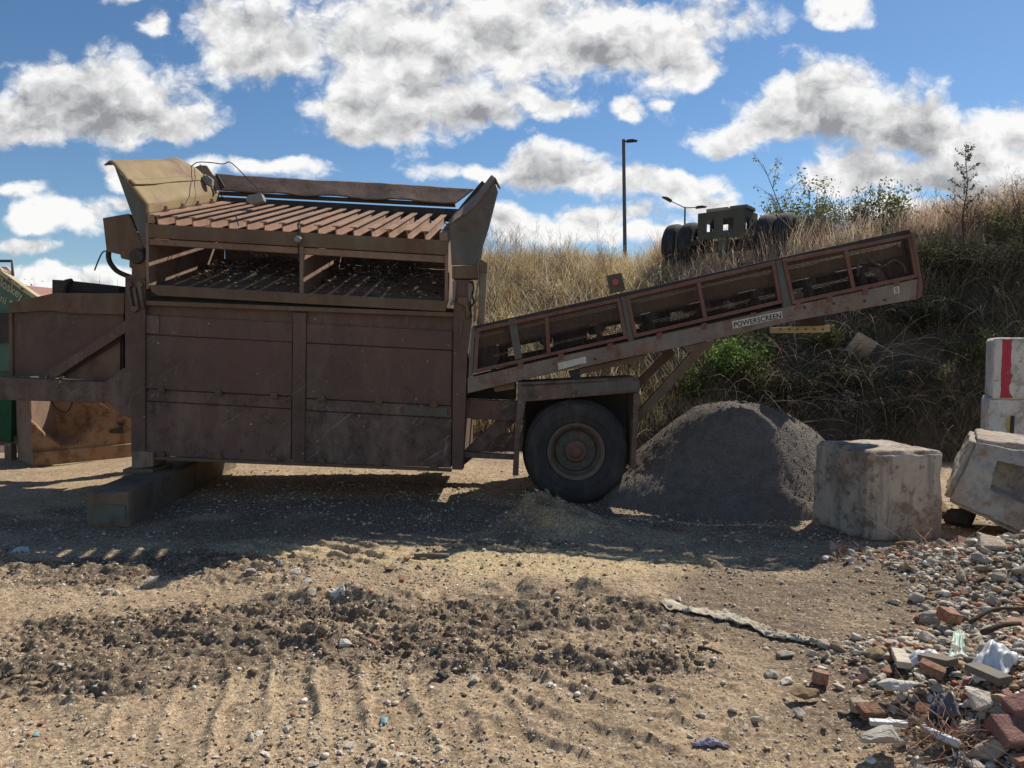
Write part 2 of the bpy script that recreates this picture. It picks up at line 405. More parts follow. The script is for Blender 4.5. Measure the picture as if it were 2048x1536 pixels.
M['beam_side'] = weathered('stained_timber', (0.181, 0.129, 0.080), (0.129, 0.099, 0.068), (0.086, 0.064, 0.043), (0.294, 0.217, 0.144), rust_t=(0.52, 0.66), bump=0.45)
M['green_paint'] = weathered('green_paint', (0.075, 0.165, 0.115), (0.085, 0.155, 0.115), (0.13, 0.11, 0.07), (0.17, 0.18, 0.13), rust_t=(0.62, 0.74))
M['deep_green'] = weathered('deep_green_paint', (0.010, 0.085, 0.035), (0.012, 0.07, 0.03), (0.04, 0.06, 0.03), (0.07, 0.09, 0.05), rust_t=(0.62, 0.76))
M['cream'] = weathered('cream_edge', (0.50, 0.43, 0.26), (0.45, 0.38, 0.24), (0.3, 0.2, 0.1), (0.45, 0.38, 0.26))
M['pink_red'] = weathered('sun_bleached_red', (0.44, 0.21, 0.17), (0.38, 0.19, 0.15), (0.28, 0.12, 0.08), (0.46, 0.31, 0.24))
M['rust_orange'] = weathered('orange_rust', (0.34, 0.19, 0.095), (0.27, 0.165, 0.095), (0.17, 0.085, 0.04), (0.40, 0.32, 0.24), rust_t=(0.46, 0.62), bump=0.5, dust_k=0.5)
M['lamp_grey'] = weathered('galvanised_pole', (0.11, 0.12, 0.125), (0.10, 0.105, 0.11), (0.10, 0.1, 0.1), (0.14, 0.14, 0.14), rough=0.6)
M['bogie'] = weathered('olive_steel', (0.078, 0.083, 0.060), (0.088, 0.083, 0.065), (0.091, 0.068, 0.043), (0.169, 0.150, 0.104))
M['wood'] = weathered('grey_wood', (0.16, 0.135, 0.10), (0.12, 0.10, 0.08), (0.09, 0.07, 0.05), (0.24, 0.2, 0.15))
M['plastic_white'] = weathered('dirty_white_plastic', (0.66, 0.68, 0.68), (0.58, 0.60, 0.60), (0.42, 0.40, 0.35), (0.50, 0.46, 0.40), rust_t=(0.6, 0.74), rough=0.4, scale=4)
M['plastic_green'] = weathered('pale_green_plastic', (0.42, 0.56, 0.47), (0.36, 0.49, 0.42), (0.34, 0.38, 0.31), (0.42, 0.43, 0.36), rust_t=(0.62, 0.75), rough=0.4, scale=4)
M['cloth'] = weathered('beige_cloth', (0.50, 0.45, 0.35), (0.43, 0.37, 0.28), (0.26, 0.20, 0.14), (0.40, 0.32, 0.23), rust_t=(0.56, 0.72), scale=4)
M['cloth_blue'] = weathered('dark_blue_cloth', (0.09, 0.11, 0.15), (0.13, 0.14, 0.17), (0.17, 0.14, 0.11), (0.26, 0.22, 0.17), scale=5)
M['cloth_lilac'] = weathered('lilac_cloth', (0.36, 0.31, 0.40), (0.30, 0.26, 0.33), (0.25, 0.2, 0.15), (0.34, 0.28, 0.22), scale=5)
M['turquoise'] = weathered('turquoise_plastic', (0.16, 0.38, 0.43), (0.14, 0.30, 0.34), (0.3, 0.27, 0.22), (0.34, 0.3, 0.25), scale=6)
M['concrete_pale'] = stone_mat('pale_concrete', (0.70, 0.62, 0.50), (0.56, 0.48, 0.375))
M['chalk'] = stone_mat('chalk_lump', (0.80, 0.74, 0.64), (0.68, 0.61, 0.51))
M['concrete_grey'] = stone_mat('grey_stone', (0.48, 0.395, 0.30), (0.36, 0.29, 0.215))
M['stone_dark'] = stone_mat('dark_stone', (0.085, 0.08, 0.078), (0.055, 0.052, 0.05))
M['stone_tan'] = stone_mat('tan_stone', (0.38, 0.28, 0.17), (0.30, 0.21, 0.12))
M['brick'] = stone_mat('red_brick', (0.34, 0.135, 0.075), (0.42, 0.29, 0.20), 22)
M['brick_pink'] = stone_mat('pink_brick', (0.38, 0.20, 0.165), (0.30, 0.165, 0.14))
M['stones'] = attr_mat('mixed_stones', noise_scale=60)
M['veg'] = attr_mat('plant_matter', noise_scale=3, k=0.25, bump=0, trans=0.45)
M['twig'] = attr_mat('dry_twig', noise_scale=10, k=0.2, bump=0)
M['bark'] = stone_mat('bark', (0.12, 0.09, 0.065), (0.08, 0.06, 0.045))
# ------------------------------------------------------------------ ground height
def bump2(x, y, cx, cy, rx, ry):
    return np.exp(-(((x - cx) / rx) ** 2 + ((y - cy) / ry) ** 2))
def churn(x, y):
    """the mask of the mud churned up by wheels"""
    wx = x + 0.5 * fbm(x * 1.3, y * 1.3, 3, 40); wy = y + 0.55 * fbm(x * 1.1, y * 1.1, 3, 50)
    yc = 4.02 + 0.10 * np.clip(wx, -3, 2)
    m = ss(wy, yc - 0.62, yc - 0.38) * (1 - ss(wy, yc + 0.30, yc + 0.62)) * (1 - ss(wx, 0.75, 1.25))
    m2 = bump2(wx, wy, -0.05, 5.72, 0.75, 0.16)
    m3 = 0.8 * ss(wy, 4.62, 4.8) * (1 - ss(wy, 5.3, 5.6)) * (1 - ss(wx, -1.7, -1.1))
    return np.clip(np.maximum(np.maximum(m, m2), m3) * np.clip(0.38 + 1.5 * vnoise(x * 1.35 + 3, y * 3.1, 43), 0, 1), 0, 1)
def lugs(x, y, ang, pitch, cx, cy, rx, ry, amp, seed):
    m = np.exp(-(np.abs((x - cx) / rx) ** 4 + np.abs((y - cy) / ry) ** 4))
    c, s = math.cos(ang), math.sin(ang)
    u = (x * c + y * s) / pitch + 0.35 * fbm(x * 3, y * 3, 3, seed)
    t = np.abs((u - np.floor(u)) - 0.5) * 2
    rid = np.clip(1 - t / 0.30, 0, 1) ** 1.1 - 0.25 * np.clip(1 - np.abs(t - .55) / .3, 0, 1)
    return amp * m * rid * np.clip(0.35 + 2.2 * (vnoise(x * 11, y * 8, seed + 3) - 0.3), 0, 1.4)
def rubble_lift(x, y):
    w = 0.25 * fbm(x * 1.5, y * 1.5, 3, 90)
    return 0.34 * bump2(x + w, y, 3.75, 4.75, 1.15, 0.60) + 0.30 * bump2(x + w, y + w, 2.75, 2.95, 0.95, 0.85)
def rubble_zone(x, y):
    w = 0.35 * fbm(x * 1.6, y * 1.6, 3, 92)
    a = ss(x + w, 1.25, 2.1) * (1 - ss(y, 3.6, 4.0)) ; a2 = ss(x + w, 2.2, 2.9) * ss(y, 3.6, 4.1) * (1 - ss(y, 5.25, 5.5))
    return np.maximum(a, a2)
def gh(x, y):
    x = np.asarray(x, float); y = np.asarray(y, float)
    near = 1 - ss(y, 9, 14)
    z = 0.05 * fbm(x * 0.45, y * 0.45, 3, 1) + near * (0.035 * fbm(x * 2.2, y * 2.2, 4, 5) + 0.016 * fbm(x * 14, y * 14, 3, 11))
    z = z + near * 0.012 * np.clip(vnoise(x * 33, y * 33, 16) - 0.55, 0, 1)
    ch = churn(x, y)
    n = fbm(x * 5.0, y * 6.5, 5, 21, 0.6); rd = 1 - np.abs(fbm(x * 4, y * 5, 4, 31)) * 4
    clod = np.clip(vnoise(x * 11 + 5 * n, y * 12 + 4 * rd * .2, 61) - 0.42, 0, 1)
    clod2 = np.clip(vnoise(x * 21, y * 22 + 2 * n, 63) - 0.45, 0, 1)
    fine = vnoise(x * 46 + 4 * n, y * 47, 65) - 0.5; fine2 = vnoise(x * 85, y * 88 + 3 * n, 66) - 0.5
    rut = fbm(x * 1.6 + 1.5 * n, y * 7.5, 4, 75, .55); rut2 = 1 - np.abs(fbm(x * 2.6, y * 9.0, 3, 78)) * 5
    z = z + ch * (0.075 * n + 0.10 * rut + 0.020 * np.clip(rut2, -1, 1) + 0.030 * clod + 0.034 * clod2 + 0.022 * fine + 0.012 * fine2 + 0.006)
    z = z + near * (0.0045 * (vnoise(x * 60, y * 62, 67) - .5) + 0.010 * fbm(x * 24, y * 26, 2, 68))
    # the two ridges thrown up at the far edge of the ruts
    z = z + 0.10 * bump2(x, y, 0.25, 4.62, 0.55, 0.11) * (0.4 + 1.4 * vnoise(x * 8, y * 8, 71)) + 0.08 * bump2(x, y, -1.0, 4.45, 0.55, 0.11) * (0.3 + 1.6 * vnoise(x * 8, y * 8, 72))
    # tyre tread marks
    z = z + lugs(x, y, 0.30, 0.21, -0.75, 3.22, 1.0, 0.46, 0.022, 101) + lugs(x, y, 0.95, 0.23, 0.35, 3.1, 0.5, 0.45, 0.022, 105)
    z = z + lugs(x, y, 2.3, 0.24, 0.95, 3.0, 0.5, 0.45, 0.024, 109) + lugs(x, y, 1.05, 0.16, -1.5, 5.55, 0.8, 0.30, 0.032, 113)
    z = z + lugs(x, y, 0.75, 0.34, 1.85, 5.3, 0.95, 0.25, 0.036, 117)
    z = z + rubble_lift(x, y)
    # sandy spoil dropped in front of the wheel
    d = fbm(x * 7, y * 7, 4, 131)
    z = z + 0.25 * np.clip(bump2(x, y, 0.27, 6.35, 0.33, 0.26) * (1 + 1.1 * d), 0, 2) + 0.07 * bump2(x, y, 0.7, 6.25, 0.5, 0.28) * (1 + 1.2 * d)
    z = z - 0.02
    return z
def on_ground(px, py):
    z = 0.0
    for _ in range(8):
        p = at_z(px, py, z); z = 0.5 * z + 0.5 * gz(p.x, p.y)
    p = at_z(px, py, z); p.z = gz(p.x, p.y); return p

def axis(parts):
    out = []
    for a, b, st in parts: out += list(np.arange(a, b, st))
    return np.array(out + [parts[-1][1]])
gxs = np.concatenate([-np.geomspace(400, 7, 26), axis([(-7, -4.2, 0.06), (-4.2, 4.2, 0.0115), (4.2, 7, 0.06)]), np.geomspace(7.1, 400, 26)])
gys = np.concatenate([[-300, -60, -12, -3, 0, 1.2, 1.8], axis([(2.1, 4.9, 0.0095), (4.9, 6.4, 0.0135), (6.4, 9.5, 0.03), (9.5, 14, 0.15)]), np.geomspace(14.2, 1500, 34)])
GX, GY = np.meshgrid(gxs, gys)
GZ = gh(GX, GY)
def bilin(xs_, ys_, Z_, x, y):
    i = min(max(int(np.searchsorted(xs_, x)) - 1, 0), len(xs_) - 2); j = min(max(int(np.searchsorted(ys_, y)) - 1, 0), len(ys_) - 2)
    u = (x - xs_[i]) / (xs_[i + 1] - xs_[i]); w = (y - ys_[j]) / (ys_[j + 1] - ys_[j]); u = min(max(u, 0), 1); w = min(max(w, 0), 1)
    return float((Z_[j, i] * (1 - u) + Z_[j, i + 1] * u) * (1 - w) + (Z_[j + 1, i] * (1 - u) + Z_[j + 1, i + 1] * u) * w)
def gz(x, y): return bilin(gxs, gys, GZ, x, y)
nx, ny = len(gxs), len(gys)
V = np.stack([GX, GY, GZ], -1).reshape(-1, 3)
ii = np.arange(nx * ny).reshape(ny, nx)
Fq = np.stack([ii[:-1, :-1], ii[:-1, 1:], ii[1:, 1:], ii[1:, :-1]], -1).reshape(-1, 4)
CH = churn(GX, GY) * np.clip(0.35 + 1.1 * vnoise(GX * 1.7, GY * 3.5, 207), 0, 1.1)
SANDM = np.clip(bump2(GX, GY, 0.55, 5.25, 1.3, 0.40) * 1.2 + bump2(GX, GY, -1.6, 5.5, 0.9, 0.3) + bump2(GX, GY, 0.4, 6.3, 0.5, 0.3) * 1.3, 0, 1.3) * (0.35 + 1.3 * vnoise(GX * 4, GY * 5, 201))
DAMP_SHADE = np.clip(1.25 * bump2(GX, GY, 1.9, 4.3, 1.2, 0.95) + 1.1 * rubble_zone(GX, GY) + .5 * bump2(GX, GY, .9, 3.0, 1.0, .6) + 0.9 * bump2(GX, GY, -2.5, 6.6, 3.0, 0.8) + 0.9 * bump2(GX, GY, 0.5, 6.8, 3.5, 0.7) + 0.9 * bump2(GX, GY, 3.2, 6.3, 1.8, 0.6), 0, 1) * (0.4 + 1.1 * vnoise(GX * 2.5, GY * 3, 205))  # damp soil, plus the machine's ground shadow painted in by the later bumps
m, nt, b = new_mat('ground_soil')
v = nd(nt, 'ShaderNodeTexCoord').outputs['Object']
def gattr(n_): return nd(nt, 'ShaderNodeAttribute', attribute_name=n_).outputs['Fac']
g1 = noise_n(nt, v, 1.6, 8, 0.65); g2 = noise_n(nt, v, 11, 9, 0.72); g3 = noise_n(nt, v, 70, 5, 0.7); g4 = noise_n(nt, v, 160, 3, 0.6)
c = mixc(nt, sstep(nt, g1, 0.36, 0.64), (0.445, 0.328, 0.205), (0.335, 0.240, 0.150))
c = mixc(nt, mth(nt, 'MULTIPLY', sstep(nt, g2, 0.50, 0.70), 0.75), c, (0.205, 0.14, 0.083))
c = mixc(nt, mth(nt, 'MULTIPLY', sstep(nt, gattr('sand'), 0.3, 0.9), 0.85), c, (0.54, 0.415, 0.225))
mud = mth(nt, 'ADD', gattr('mud'), mth(nt, 'MULTIPLY', mth(nt, 'SUBTRACT', g2, 0.5), 1.3))
c = mixc(nt, mth(nt, 'MULTIPLY', sstep(nt, mud, 0.42, 0.80), 0.82), c, (0.135, 0.100, 0.070))
dmp_shade = mth(nt, 'ADD', gattr('damp_shade'), mth(nt, 'MULTIPLY', mth(nt, 'SUBTRACT', g1, 0.5), 0.9))
c = mixc(nt, mth(nt, 'MULTIPLY', sstep(nt, dmp_shade, 0.2, 0.85), 0.78), c, (0.150, 0.108, 0.073))  # darkens damp soil and the painted ground shadow alike
c = mixc(nt, mth(nt, 'MULTIPLY', sstep(nt, g3, 0.56, 0.66), 0.55), c, (0.48, 0.40, 0.29))
c = mixc(nt, mth(nt, 'MULTIPLY', sstep(nt, g3, 0.45, 0.36), 0.55), c, (0.125, 0.09, 0.06))
c = mixc(nt, mth(nt, 'MULTIPLY', sstep(nt, g4, 0.62, 0.68), 0.6), c, (0.52, 0.46, 0.37))
vr = nd(nt, 'ShaderNodeTexVoronoi', {'Vector': v, 'Scale': 95.0}); vs_ = nd(nt, 'ShaderNodeSeparateColor', {0: vr.outputs['Color']})
gf = nd(nt, 'ShaderNodeMapRange', {0: vs_.outputs[0], 3: 0.62, 4: 1.32}).outputs[0]
c = vmth(nt, 'SCALE', c); nt.links.new(gf, c.inputs[3]); c = c.outputs[0]
c = mixc(nt, mth(nt, 'MULTIPLY', sstep(nt, vs_.outputs[1], 0.93, 0.97), 0.7), c, (0.60, 0.52, 0.40))
c = mixc(nt, mth(nt, 'MULTIPLY', sstep(nt, vs_.outputs[2], 0.93, 0.97), 0.6), c, (0.10, 0.075, 0.055))
nt.links.new(c, b.inputs['Base Color']); b.inputs['Roughness'].default_value = 0.93; b.inputs['Specular IOR Level'].default_value = 0.2
hh = mth(nt, 'ADD', mth(nt, 'MULTIPLY', g3, 0.6), mth(nt, 'ADD', mth(nt, 'MULTIPLY', g4, 0.35), g2))
bp = nd(nt, 'ShaderNodeBump', {'Strength': 0.8, 'Distance': 0.014, 'Height': hh}); nt.links.new(bp.outputs[0], b.inputs['Normal'])
M['ground'] = m
ground = np_mesh('ground', V, Fq, m, attrs={'mud': CH, 'sand': SANDM, 'damp_shade': DAMP_SHADE}, smooth=True)
tag(ground, kind='structure')

# ------------------------------------------------------------------ embankment
def eh(x, y):
    x = np.asarray(x, float); y = np.asarray(y, float)
    yf = 10.7 - 0.9 * ss(x, 2.5, 6) + 0.5 * fbm(x * 0.5, y * 0, 3, 301)
    yt = 16.2 - 2.9 * ss(x, 2.8, 6.5)
    H = 3.25 * ss(x, -7.5, -2.5) + 0.75 * ss(x, 5.5, 10.5)
    t = (y - yf) / (yt - yf)
    tc_ = np.clip(t, 0, 1)
    prof = np.where(t < 0, t * 1.2, tc_ + 0.06 * np.sin(tc_ * math.pi) * 1.0)
    z = H * np.clip(prof, -0.25, 1.06) * 1.0
    z = z + np.clip(t, 0, 1) ** 0.5 * (0.45 * fbm(x * 0.8, y * 0.8, 4, 311) + 0.16 * fbm(x * 3.2, y * 3.2, 3, 317)) * (H / 3.3)
    z = z - 0.25 * ss(-t, -0.04, 0.12)
    return z * (1 - ss(y, 26, 42)) - 0.4 * ss(y, 30, 42)
exs = axis([(-14, -3, 0.4), (-3, 11, 0.10), (11, 24, 0.5)]); eys = axis([(9.2, 17.5, 0.10), (17.5, 44, 0.7)])
EX, EY = np.meshgrid(exs, eys); EZ = eh(EX, EY)
def ez(x, y): return bilin(exs, eys, EZ, x, y)
V = np.stack([EX, EY, EZ], -1).reshape(-1, 3); nx, ny = len(exs), len(eys)
ii = np.arange(nx * ny).reshape(ny, nx)
Fq = np.stack([ii[:-1, :-1], ii[:-1, 1:], ii[1:, 1:], ii[1:, :-1]], -1).reshape(-1, 4)
m, nt, b = new_mat('bank_soil')
v = nd(nt, 'ShaderNodeTexCoord').outputs['Object']
g1 = noise_n(nt, v, 0.9, 7, 0.6); g2 = noise_n(nt, v, 6, 9, 0.7)
c = mixc(nt, sstep(nt, g1, 0.36, 0.64), (0.125, 0.083, 0.055), (0.085, 0.06, 0.042))
c = mixc(nt, mth(nt, 'MULTIPLY', sstep(nt, g2, 0.5, 0.68), 0.7), c, (0.175, 0.125, 0.08))
nt.links.new(c, b.inputs['Base Color']); b.inputs['Roughness'].default_value = 0.95
bp = nd(nt, 'ShaderNodeBump', {'Strength': 0.9, 'Distance': 0.08, 'Height': g2}); nt.links.new(bp.outputs[0], b.inputs['Normal'])
bank = np_mesh('embankment', V, Fq, m, smooth=True); tag(bank, kind='structure')

# ------------------------------------------------------------------ stones
def hull_template(seed, flat=0.75, npts=16, brick=False):
    r = random.Random(seed); bm = bmesh.new()
    if brick:
        for sx_ in (-1, 1):
            for sy_ in (-1, 1):
                for sz_ in (-1, 1):
                    k = r.uniform(0.72, 1.0)
                    bm.verts.new((sx_ * 0.5 * k, sy_ * 0.26 * r.uniform(0.85, 1), sz_ * 0.17 * r.uniform(0.85, 1)))
                    bm.verts.new((sx_ * 0.5 * k * 0.9, sy_ * 0.26 * r.uniform(0.9, 1.02), sz_ * 0.17 * r.uniform(0.85, 0.95)))
    else:
        for _ in range(npts):
            q = Vector((r.gauss(0, 1), r.gauss(0, 1), r.gauss(0, 1))).normalized() * r.uniform(0.40, 0.52)
            bm.verts.new((q.x, q.y * r.uniform(0.75, 0.95), q.z * flat))
    res = bmesh.ops.convex_hull(bm, input=bm.verts)
    bmesh.ops.delete(bm, geom=[e for e in res['geom_interior'] if isinstance(e, bmesh.types.BMVert)], context='VERTS')
    bmesh.ops.triangulate(bm, faces=bm.faces); bm.verts.ensure_lookup_table(); bm.verts.index_update()
    V_ = np.array([v_.co[:] for v_ in bm.verts]); F_ = np.array([[q.index for q in f.verts] for f in bm.faces])
    bm.free(); return V_, F_
TPL = [hull_template(s, f) for s, f in ((1, .8), (2, .65), (3, .9), (4, .55), (5, .75), (6, .7), (7, .45), (8, .85))]
def rough_template(seed, flat, amp=0.05):
    """a lump with broken facets for the stones seen close"""
    V_, F_ = hull_template(seed, flat, 13)
    bm = bmesh.new(); vs = [bm.verts.new(p) for p in V_]
    for f in F_: bm.faces.new([vs[k] for k in f])
    bmesh.ops.bevel(bm, geom=list(bm.edges), offset=0.025, segments=1, affect='EDGES', profile=0.6)
    bmesh.ops.triangulate(bm, faces=bm.faces)
    bmesh.ops.subdivide_edges(bm, edges=[e for e in bm.edges if e.calc_length() > 0.10], cuts=2, use_grid_fill=True)
    bmesh.ops.triangulate(bm, faces=bm.faces)
    for v_ in bm.verts:
        q = v_.co.copy(); n_ = q.normalized()
        v_.co += n_ * (amp * mnoise.noise(q * 5 + Vector((seed, 0, 0))) + amp * 0.6 * mnoise.noise(q * 13 + Vector((seed, 3, 0))))
    me = bpy.data.meshes.new('lump'); bm.to_mesh(me); bm.free(); return me
LUMPS = [rough_template(20 + i, f) for i, f in enumerate((.85, .7, .6, .9, .5, .75, .65, .8))]
def brick_mesh(seed):
    V_, F_ = hull_template(seed, brick=True)
    bm = bmesh.new(); vs = [bm.verts.new(p) for p in V_]
    for f in F_: bm.faces.new([vs[k] for k in f])
    bmesh.ops.dissolve_limit(bm, angle_limit=R(12), verts=bm.verts, edges=bm.edges)
    bmesh.ops.bevel(bm, geom=list(bm.edges), offset=0.02, segments=2, affect='EDGES')
    bmesh.ops.triangulate(bm, faces=bm.faces)
    bmesh.ops.subdivide_edges(bm, edges=[e for e in bm.edges if e.calc_length() > 0.14], cuts=2, use_grid_fill=True)
    for v_ in bm.verts:
        q = v_.co.copy(); v_.co += q.normalized() * (0.018 * mnoise.noise(q * 9 + Vector((seed, 0, 0))) + 0.01 * mnoise.noise(q * 24))
    me = bpy.data.meshes.new('brick_piece'); bm.to_mesh(me); bm.free(); return me
BRICKS = [brick_mesh(40 + i) for i in range(5)]

def scatter(name, X, Y, Z, S, colors, mat, parent=None, sink=0.25, flat=(0.5, 1.0)):
    """many small stones in one mesh (for what nobody could count)"""
    Vs, Fs, Cs = [], [], []; base = 0
    t_i = rng.integers(0, len(TPL), len(X))
    for t, (tv, tf) in enumerate(TPL):
        k = np.where(t_i == t)[0]
        if len(k) == 0: continue
        n = len(k); a = rng.uniform(0, 2 * np.pi, n); ca, sa = np.cos(a), np.sin(a)
        tl = rng.normal(0, 0.35, n); ct, st = np.cos(tl), np.sin(tl)
        fl = rng.uniform(flat[0], flat[1], n)
        p = np.repeat(tv[None], n, 0).copy(); p[..., 2] *= fl[:, None]
        y1 = p[..., 1] * ct[:, None] - p[..., 2] * st[:, None]; z1 = p[..., 1] * st[:, None] + p[..., 2] * ct[:, None]
        x2 = p[..., 0] * ca[:, None] - y1 * sa[:, None]; y2 = p[..., 0] * sa[:, None] + y1 * ca[:, None]
        s_ = S[k][:, None]
        W = np.stack([x2 * s_ + X[k][:, None], y2 * s_ + Y[k][:, None], z1 * s_ + (Z[k] + S[k] * (0.5 - sink) * 0.6)[:, None]], -1)
        Vs.append(W.reshape(-1, 3)); m_ = len(tv)
        Fs.append((tf[None] + (np.arange(n) * m_)[:, None, None] + base).reshape(-1, 3)); base += n * m_
        Cs.append(np.repeat(colors[k], m_, 0))
    return np_mesh(name, np.concatenate(Vs), np.concatenate(Fs), mat, parent=parent, colors=np.concatenate(Cs))
PAL = np.array([(.58, .52, .43), (.46, .41, .33), (.36, .31, .25), (.20, .175, .15), (.42, .31, .195), (.38, .14, .075), (.50, .41, .30), (.68, .64, .56), (.37, .26, .16), (.11, .10, .09)])
def stone_colors(n, w):
    w = np.array(w, float); w /= w.sum()
    return np.clip(PAL[rng.choice(len(PAL), n, p=w)] * rng.uniform(0.75, 1.2, (n, 1)), 0, 0.8)
# pebbles, all over the yard: thick where the photograph has them
N0 = 100000
px_ = rng.uniform(-4.6, 4.6, N0); py_ = 2.2 + 7.0 * rng.random(N0) ** 1.5
dn = 0.12 + 0.55 * np.clip(fbm(px_ * 1.4, py_ * 1.7, 4, 401) * 2.4 + 0.35, 0, 1) + 0.8 * bump2(px_, py_, -1.15, 4.9, 0.6, 0.3) + 0.8 * bump2(px_, py_, -0.6, 2.65, 0.7, 0.28) + 0.5 * bump2(px_, py_, 0.0, 3.7, 1.0, 0.3) + 0.9 * rubble_zone(px_, py_) + 0.4 * bump2(px_, py_, -0.4, 4.95, 0.9, 0.35) + 0.35 * bump2(px_, py_, 1.3, 2.7, 0.6, 0.35)
keep = rng.random(N0) < np.clip(dn, 0, 1); px_, py_ = px_[keep], py_[keep]
sz = np.clip(rng.lognormal(math.log(0.0098), 0.56, len(px_)), 0.005, 0.045) * (1 + 0.45 * rubble_zone(px_, py_)) * (1 + 0.35 * ss(py_, 4, 7))
peb = scatter('pebbles', px_, py_, gh(px_, py_), sz, stone_colors(len(px_), (12, 9, 7, 2.5, 9, 2.2, 10, 5, 7, 1.2)), M['stones'], flat=(.35, .75), sink=.2)
tag(peb, 'small pale and brown pebbles strewn over the sandy yard', kind='stuff')

N1 = 90000
cx_ = rng.uniform(-4.4, 1.6, N1); cy_ = rng.uniform(3.2, 5.95, N1); k = rng.random(N1) < churn(cx_, cy_) * .34 * np.clip(2.6 * vnoise(cx_ * 2.6, cy_ * 3, 402) - 1.0, 0, 1); cx_, cy_ = cx_[k], cy_[k]
cs_ = np.clip(rng.lognormal(math.log(0.013), 0.62, len(cx_)), 0.005, 0.075)
mudc = np.array([(.17, .126, .086), (.25, .185, .122), (.125, .093, .066), (.36, .27, .175)])[rng.integers(0, 4, len(cx_))] * rng.uniform(.8, 1.2, (len(cx_), 1))
cl_ = scatter('mud_clods', cx_, cy_, gh(cx_, cy_), cs_, mudc, M['stones'], sink=.35, flat=(.7, 1.1)); tag(cl_, 'crumbly brown mud clods thrown up along the wheel ruts', kind='stuff')
N2 = 34000
qx = rng.uniform(1.0, 4.7, N2); qy = rng.uniform(2.3, 5.6, N2); k = rng.random(N2) < rubble_zone(qx, qy) * .50; qx, qy = qx[k], qy[k]
qs = np.clip(rng.lognormal(math.log(0.030), 0.48, len(qx)), 0.010, 0.075)
rg = scatter('rubble_gravel', qx, qy, gh(qx, qy), qs, stone_colors(len(qx), (14, 10, 7, 3, 8, 6, 8, 5, 6, 1.5)), M['stones'], sink=.3, flat=(.6, 1.15)); tag(rg, 'coarse gravel filling the rubble at the right of the yard', kind='stuff')
RAD = math.radians
def place_mesh(name, me, mat, p, size, label, cat, group=None, rot=None, sink=0.28):
    o = bpy.data.objects.new(name, me); col.objects.link(o)
    if len(me.materials) == 0: me.materials.append(mat)
    o.material_slots[0].link = 'OBJECT'; o.material_slots[0].material = mat
    sx_, sy_, sz_ = size if isinstance(size, (tuple, list)) else (size, size, size)
    o.scale = (sx_, sy_, sz_)
    o.rotation_euler = rot if rot is not None else (random.gauss(0, 0.3), random.gauss(0, 0.3), random.uniform(0, 6.28))
    o.location = (p[0], p[1], p[2] + sz_ * (0.40 - sink))
    return tag(o, label, cat, group)
# rubble stones of a countable size, at the right of the yard
rub = []
def rubble_at(x, y, s, kind, grp_label, group, name):
    me = random.choice(BRICKS) if kind.startswith('brick') else random.choice(LUMPS)
    if kind.startswith('brick'): s *= .8
    place_mesh(name, me, M[kind], (x, y, gz(x, y)), (s, s * random.uniform(.8, 1.1), s * random.uniform(.65, 1.05)), grp_label, name.replace('_', ' '), group)
cnt = 0; tries = 0
while cnt < 280 and tries < 20000:
    tries += 1
    if random.random() < 0.66: x, y = random.uniform(1.2, 3.3), random.uniform(2.35, 3.75)
    else: x, y = random.uniform(2.2, 4.6), random.uniform(3.9, 5.45)
    if abs(x) > 0.74 * y + 0.2 or random.random() > float(rubble_zone(np.array([x]), np.array([y]))[0]) + 0.04: continue
    s = min(0.19, max(0.055, random.lognormvariate(math.log(0.094), 0.38)))
    if any((x - a) ** 2 + (y - b_) ** 2 < (0.31 * (s + q)) ** 2 for a, b_, q in rub): continue
    rub.append((x, y, s)); cnt += 1
    far = y > 3.8
    k = random.choices(['concrete_pale', 'concrete_grey', 'brick', 'stone_tan', 'stone_dark', 'brick_pink'], (64, 15, 5, 12, 3, 1) if far else (52, 8, 16, 15, 2, 6))[0]
    nm = 'brick_fragment' if k.startswith('brick') else 'rubble_stone'
    word = {'concrete_pale': 'pale chalky', 'concrete_grey': 'mid grey', 'stone_tan': 'sandy tan', 'stone_dark': 'dark grey', 'brick': 'orange red', 'brick_pink': 'dull pink'}[k]
    what = 'broken brick' if nm == 'brick_fragment' else 'stone'
    where = 'in the mound of stones before the square concrete block' if far else 'in the mixed rubble and litter at the front corner'
    rubble_at(x, y, s, k, f'{word} {what} lying {where}', f'{word} {what}s {"of the stone mound" if far else "of the front rubble"}', nm)
# loose stones out on the open yard (white pebble cluster and others), placed where the photograph has them
LOOSE = [(500, 1145, .12), (528, 1132, .16), (560, 1128, .11), (590, 1146, .13), (612, 1165, .12), (625, 1185, .13), (650, 1130, .09), (668, 1118, .10), (300, 1166, .15), (215, 1185, .12), (232, 1190, .10), (262, 1246, .11),
         (690, 1290, .17), (780, 1140, .12), (840, 1135, .10), (890, 1355, .18), (945, 1360, .15), (700, 1492, .12), (770, 1525, .14), (800, 1510, .12), (575, 1462, .13), (520, 1468, .11), (500, 1480, .12), (630, 1530, .12), (1000, 1340, .10), (1330, 1255, .09), (1310, 1285, .10),
         (530, 1510, .12), (356, 1530, .12), (430, 1515, .10), (180, 1395, .10), (210, 1388, .08), (1100, 1505, .13), (1230, 1330, .09), (1360, 1200, .10), (120, 1330, .09), (1700, 1120, .14), (1100, 1370, .08), (1345, 1400, .10), (1465, 1420, .11), (1510, 1440, .13), (1400, 1430, .10), (1300, 1440, .08), (1575, 1365, .15), (1490, 1455, .10)]
